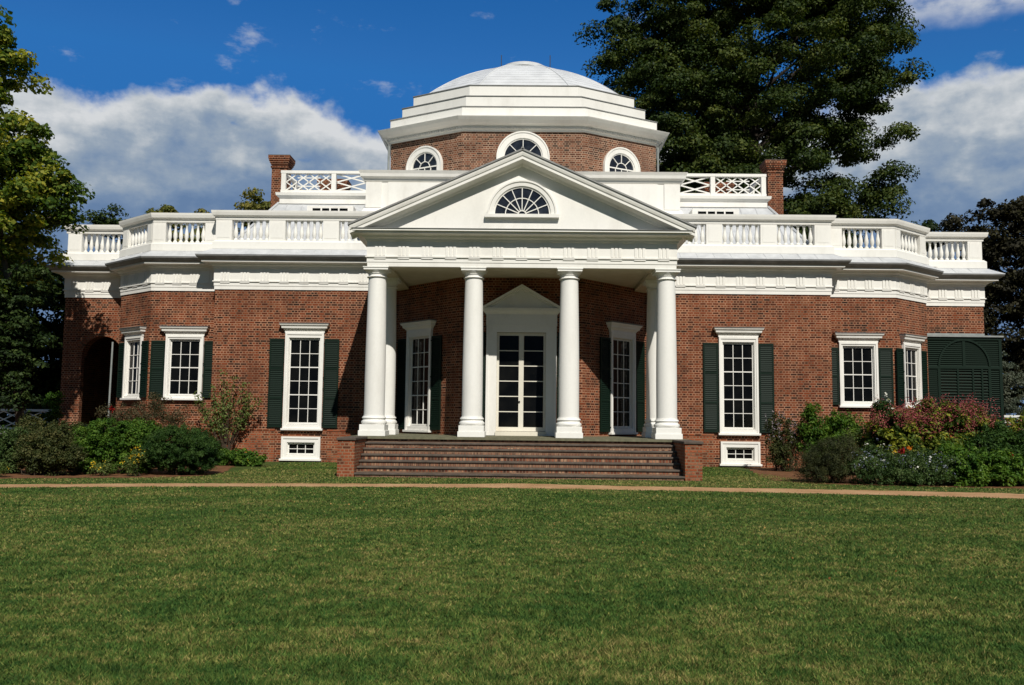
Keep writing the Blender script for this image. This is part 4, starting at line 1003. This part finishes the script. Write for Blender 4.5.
r_ = np.random.RandomState(5); P = r_.normal(0, .035, (40, 3)) + np.array([0, 0, 1.76]); leaves('petals', P, P - np.array([0, .1, 1.7]), np.full(40, .065), r_.uniform(0, 1, 40), 'petal_red', rb, aspect=.9)
# sapling trained against the wall
sp_ = empty('climbing_sapling', (-10.2, 4.25, 0), 'thin many-stemmed sapling with light green leaves against the brick wall', 'sapling')
m = MB(); r_ = np.random.RandomState(77); tips = []
for k in range(17):
    a = r_.uniform(-1.25, 1.25); h = r_.uniform(1.5, 3.3) * (1 - .18 * abs(a)); x1 = a * r_.uniform(.7, 1.25); pts = [(r_.normal(0, .06), r_.normal(0, .04), 0), (x1 * .22, -.02, h * .30), (x1 * .6 + r_.normal(0, .06), r_.normal(-.05, .05), h * .65), (x1, r_.normal(-.05, .08), h)]
    m.tube(pts, [.028, .02, .013, .005], 5); tips += [(np.array(pts[2]) * (1 - q) + np.array(pts[3]) * q) for q in (0, .35, .7, 1)]
m.tube([(0, 0, 0), (.02, 0, .5)], [.09, .06], 7); m.build('stems', 'twig', sp_)
C = np.array(tips); P, Nn, sz, rn = clump_leaves(r_, C, np.full(len(C), .22), .8, 30, .085, r_.uniform(.2, .8, len(C))); leaves('foliage', P, Nn, sz, rn, 'leaf_sapling', sp_, seed=3, aspect=.6)
shrub('ground_plant', 'low bright green plants at the foot of the wall sapling', (-8.75, 1.9, 0), [(-9.0, 1.9, .25, .5, .35, .28), (-8.5, 1.8, .2, .45, .3, .22), (-9.7, 2.0, .25, .5, .3, .3)], 220, 45, .12, .085, 'leaf_bright', 110, cat='plant', flowers=YF(4, .2))
shrub('climbing_vine', 'dark green vine covering a post at the left railing', (-17.0, 5.6, 0), [(-17.0, 5.6, .9, .35, .3, .9), (-17.0, 5.6, 2.0, .25, .25, .7), (-16.6, 5.4, .6, .5, .4, .5)], 90, 70, .18, .09, 'leaf_bright', 111, cat='vine', shell=.5)
# right bed
shrub('sage_bush', 'feathery grey-mauve flowering bush right of the right tall window', (8.55, 2.6, 0), [(8.45, 2.6, .9, .45, .45, .85), (8.3, 2.6, 1.45, .3, .3, .5), (8.8, 2.5, 1.1, .4, .4, .7), (8.5, 2.5, .5, .5, .4, .5)], 260, 44, .16, .06, 'leaf_olive', 121, stems=30, shell=.7, flowers=[('flowers', 'petal_mauve', 50, .045, 1.0, 2.2, 7, (.02, .02, .09))])
shrub('tall_bush', 'tall loose green bush with a big top leaf below the right bow', (9.55, 2.2, 0), [(9.5, 2.2, 1.1, .62, .5, .75), (9.35, 2.2, 1.9, .28, .3, .4), (10.3, 2.4, 1.35, .6, .5, .6), (10.75, 2.6, 1.5, .4, .4, .5), (9.7, 2.2, .6, .7, .5, .6)], 330, 60, .18, .085, 'leaf_bright', 122, stems=26, shell=.65)
shrub('wispy_bush', 'wispy olive green bush under the right bow window', (10.9, 1.4, 0), [(10.8, 1.4, .9, .8, .5, .65), (11.4, 1.6, 1.0, .6, .5, .55)], 240, 40, .2, .07, 'leaf_sapling', 123, stems=26, shell=.7)
shrub('feathery_bush', 'dark olive feathery bush at the path corner of the right bed', (8.2, -2.6, 0), [(8.2, -2.6, .62, .70, .6, .58), (8.6, -2.5, .75, .5, .5, .52), (7.75, -2.6, .45, .5, .5, .45), (8.2, -2.7, .3, .8, .5, .3)], 560, 80, .13, .05, 'leaf_feather', 124, aspect=.25, shell=.4)
shrub('white_rose_bush', 'dark green rose bush with white blooms between the right bow windows', (11.2, 0.9, 0), [(11.2, 0.9, 1.2, .48, .45, .8), (11.1, 0.9, 2.0, .25, .3, .4)], 220, 60, .2, .08, 'leaf_box', 125, stems=20, shell=.5, flowers=[('flowers', 'petal_white', 14, .06, .8, 2.5, 7, (.03, .03, .03))])
shrub('red_plume_shrub', 'big yellow-green shrub topped with dusty red plumes before the louvred porch', (12.65, 0.6, 0), [(11.35, 0.6, 1.15, .9, .8, .9), (12.55, 0.6, 1.35, 1.0, .8, .95), (13.75, 0.7, 1.25, .85, .8, .9), (12.65, 0.4, .6, 1.6, .7, .6)], 560, 56, .20, .12, 'leaf_shrub', 126, stems=30, shell=.4, aspect=.6,
      flowers=[('plumes', 'petal_plume', 900, .042, 1.35, 2.8, 10, (.05, .05, .07)), ('flowers', 'petal_orange', 6, .045, .5, 1.0, 5, (.04, .04, .04))])
shrub('leafy_bush', 'deep green bush at the right end of the red plumed shrub', (14, -0.6, 0), [(13.8, -0.6, .9, .6, .6, .8), (14.5, -0.4, .75, .6, .6, .7)], 260, 70, .2, .09, 'leaf_box', 127, shell=.45)
shrub('aster_plants', 'low mist of pale blue flowers at the front of the right bed', (10, -3, 0), [(9, -3, .42, .55, .45, .42), (9.9, -3.1, .45, .7, .5, .42), (10.9, -3.2, .45, .7, .5, .42), (9.5, -2.3, .55, .7, .5, .48), (10.7, -2.2, .55, .7, .5, .5), (9.9, -3.4, .25, 1.4, .4, .25)], 560, 56, .13, .055, 'leaf_aster', 128, cat='flowers', stems=30, shell=.5, flowers=[('flowers', 'petal_blue', 200, .030, .35, 1.2, 4, (.035, .035, .03)), ('white_flowers', 'petal_white', 10, .05, .2, .9, 6, (.03, .03, .03))])
shrub('green_plants', 'bright green leafy plants at the front right of the right bed', (12, -3.1, 0), [(11.5, -3.2, .45, .6, .5, .45), (12.4, -3.1, .5, .7, .5, .5), (11.9, -2.2, .6, .8, .5, .5), (11.8, -3.3, .25, 1.0, .4, .25)], 400, 50, .15, .09, 'leaf_bright', 129, cat='plant', shell=.5, flowers=[('flowers', 'petal_white', 6, .045, .1, .5, 6, (.02, .02, .02))])
shrub('green_plants', 'darker green plants at the right edge of the right bed', (13, -2.6, 0), [(12.9, -2.7, .5, .8, .6, .5), (13.9, -2.3, .7, .9, .6, .6), (12.9, -1.6, .8, .8, .6, .5), (13.3, -3, .3, 1.2, .4, .3)], 460, 55, .17, .085, 'leaf_box', 130, cat='plant', shell=.5)
def bloom(name, label, x, y, h, col, size, seed, n=60):
    t = empty(name, (x, y, 0), label, 'flower'); m = MB(); m.tube([(0, 0, 0), (.02, .02, h * .6), (0, 0, h)], [.012, .01, .008], 5); m.build('stem', 'twig', t)
    rr = np.random.RandomState(seed); P = rr.normal(0, size * .45, (n, 3)); Q = P + np.array([0, 0, h]); leaves('petals', Q, P + np.array([0, -.05, .05]), np.full(n, size * .8), rr.uniform(0, 1, n), col, t, aspect=.9)
bloom('dahlia', 'pale yellow bloom in front of the red plumed shrub', 9.92, -2.75, .84, 'petal_yellow', .045, 141, 40)
bloom('dahlia', 'dark red bloom at the left foot of the red plumed shrub', 10.18, -2.6, .86, 'petal_red', .07, 142, 60)
bloom('dahlia', 'orange bloom beside the dark red one before the plumed shrub', 10.36, -2.6, .94, 'petal_orange', .06, 143, 40)
bloom('dahlia', 'crimson bloom at the right end of the right bed', 12.88, -2.9, .80, 'petal_red', .06, 144, 40)
shrub('red_leaf_shrub', 'reddish leaved shrub at the right edge before the white railing', (17.6, 5.2, 0), [(17.6, 5.2, 1.2, .7, .6, .8), (18.1, 5.2, 1.7, .5, .5, .5)], 110, 50, .22, .11, 'leaf_shrub', 131, stems=18, shell=.6, flowers=[('plumes', 'petal_plume', 60, .06, .8, 2.4, 6, (.06, .06, .06))])

# ================================================================ GRASS
def grass():
    r = np.random.RandomState(9); n = 600000
    D = 4.6 / (1 - r.uniform(0, 1, n) * (1 - 4.6 / 21.0)); D = np.where(r.uniform(0, 1, n) < .25, r.uniform(4.6, 21.5, n), D)
    X = r.uniform(-1, 1, n) * (D * .66 + .4); Y = -26 + D
    pe = np.array([path_edges(x) for x in np.linspace(-16, 16, 65)]); xi = np.linspace(-16, 16, 65)
    lo = np.interp(X, xi, pe[:, 1]); k = Y < lo + r.normal(0, .06, n)
    X, Y = X[k], Y[k]
    # strip between path and house
    m = 130000; x2 = r.uniform(-16, 16, m); y2 = r.uniform(-6.8, 4.6, m)
    hi = np.interp(x2, xi, pe[:, 0]); bx = np.array([-16, -15, -12, -9.4, -8.3, -7.9, 6.9, 8.0, 12, 16]); by = np.array([-5.4, -5.35, -4.55, -3.75, -2.9, 4.6, 4.6, -3.2, -3.9, -4.1])
    k = (y2 > hi + r.normal(0, .05, m) + .45 * np.exp(-((x2 - .3) / 1.7) ** 2)) & ~((np.abs(x2) < 5.0) & (y2 > -2.6)) & (y2 < np.interp(x2, bx, by) + r.normal(0, .06, m))
    X = np.concatenate([X, x2[k]]); Y = np.concatenate([Y, y2[k]]); n = len(X); D = Y + 26
    tuft = np.sin(X * 5.1 + np.sin(Y * 3.7) * 2) * np.sin(Y * 4.3 + np.sin(X * 2.9) * 2)
    h = (r.uniform(.012, .036, n) * (1 + .35 * tuft)); w = (.0020 + .00055 * D) * r.uniform(.7, 1.3, n)
    a = r.uniform(0, 2 * np.pi, n); ln = r.uniform(.2, 1.5, n) * h; la = r.uniform(0, 2 * np.pi, n)
    v = np.empty((n, 3, 3), np.float32); z0 = np.zeros(n)
    v[:, 0] = np.stack([X - np.cos(a) * w, Y - np.sin(a) * w, z0], 1); v[:, 1] = np.stack([X + np.cos(a) * w, Y + np.sin(a) * w, z0], 1)
    v[:, 2] = np.stack([X + np.cos(la) * ln, Y + np.sin(la) * ln, h], 1)
    me = bpy.data.meshes.new('grass'); me.vertices.add(3 * n); me.vertices.foreach_set('co', v.ravel()); me.loops.add(3 * n); me.loops.foreach_set('vertex_index', np.arange(3 * n, dtype=np.int32))
    me.polygons.add(n); me.polygons.foreach_set('loop_start', np.arange(0, 3 * n, 3, dtype=np.int32)); me.polygons.foreach_set('loop_total', np.full(n, 3, np.int32))
    at_ = me.attributes.new('rnd', 'FLOAT', 'FACE'); at_.data.foreach_set('value', np.clip(r.beta(2, 2.6, n) + .22 * np.clip((Y + 7) / 4, 0, 1) * np.clip((1 - Y) / 2, 0, 1), 0, 1).astype(np.float32))
    me.materials.append(MATS['blade']); me.update(calc_edges=True)
    o = bpy.data.objects.new('grass', me); COL.objects.link(o); tag(o, 'short mown grass blades covering the front lawn', 'grass', kind='stuff')
grass()
r_ = np.random.RandomState(4); n_ = 90; D = r_.uniform(8, 21, n_); P = np.stack([r_.uniform(-.6, .6, n_) * D, -26 + D, r_.uniform(.03, .05, n_)], 1)
tag(leaves('fallen_leaves', P, np.tile([0, 0, 1.], (n_, 1)), r_.uniform(.02, .045, n_), r_.uniform(0, 1, n_), 'fallen', None, aspect=.8), 'small brown fallen leaves scattered over the lawn', 'leaves', kind='stuff')
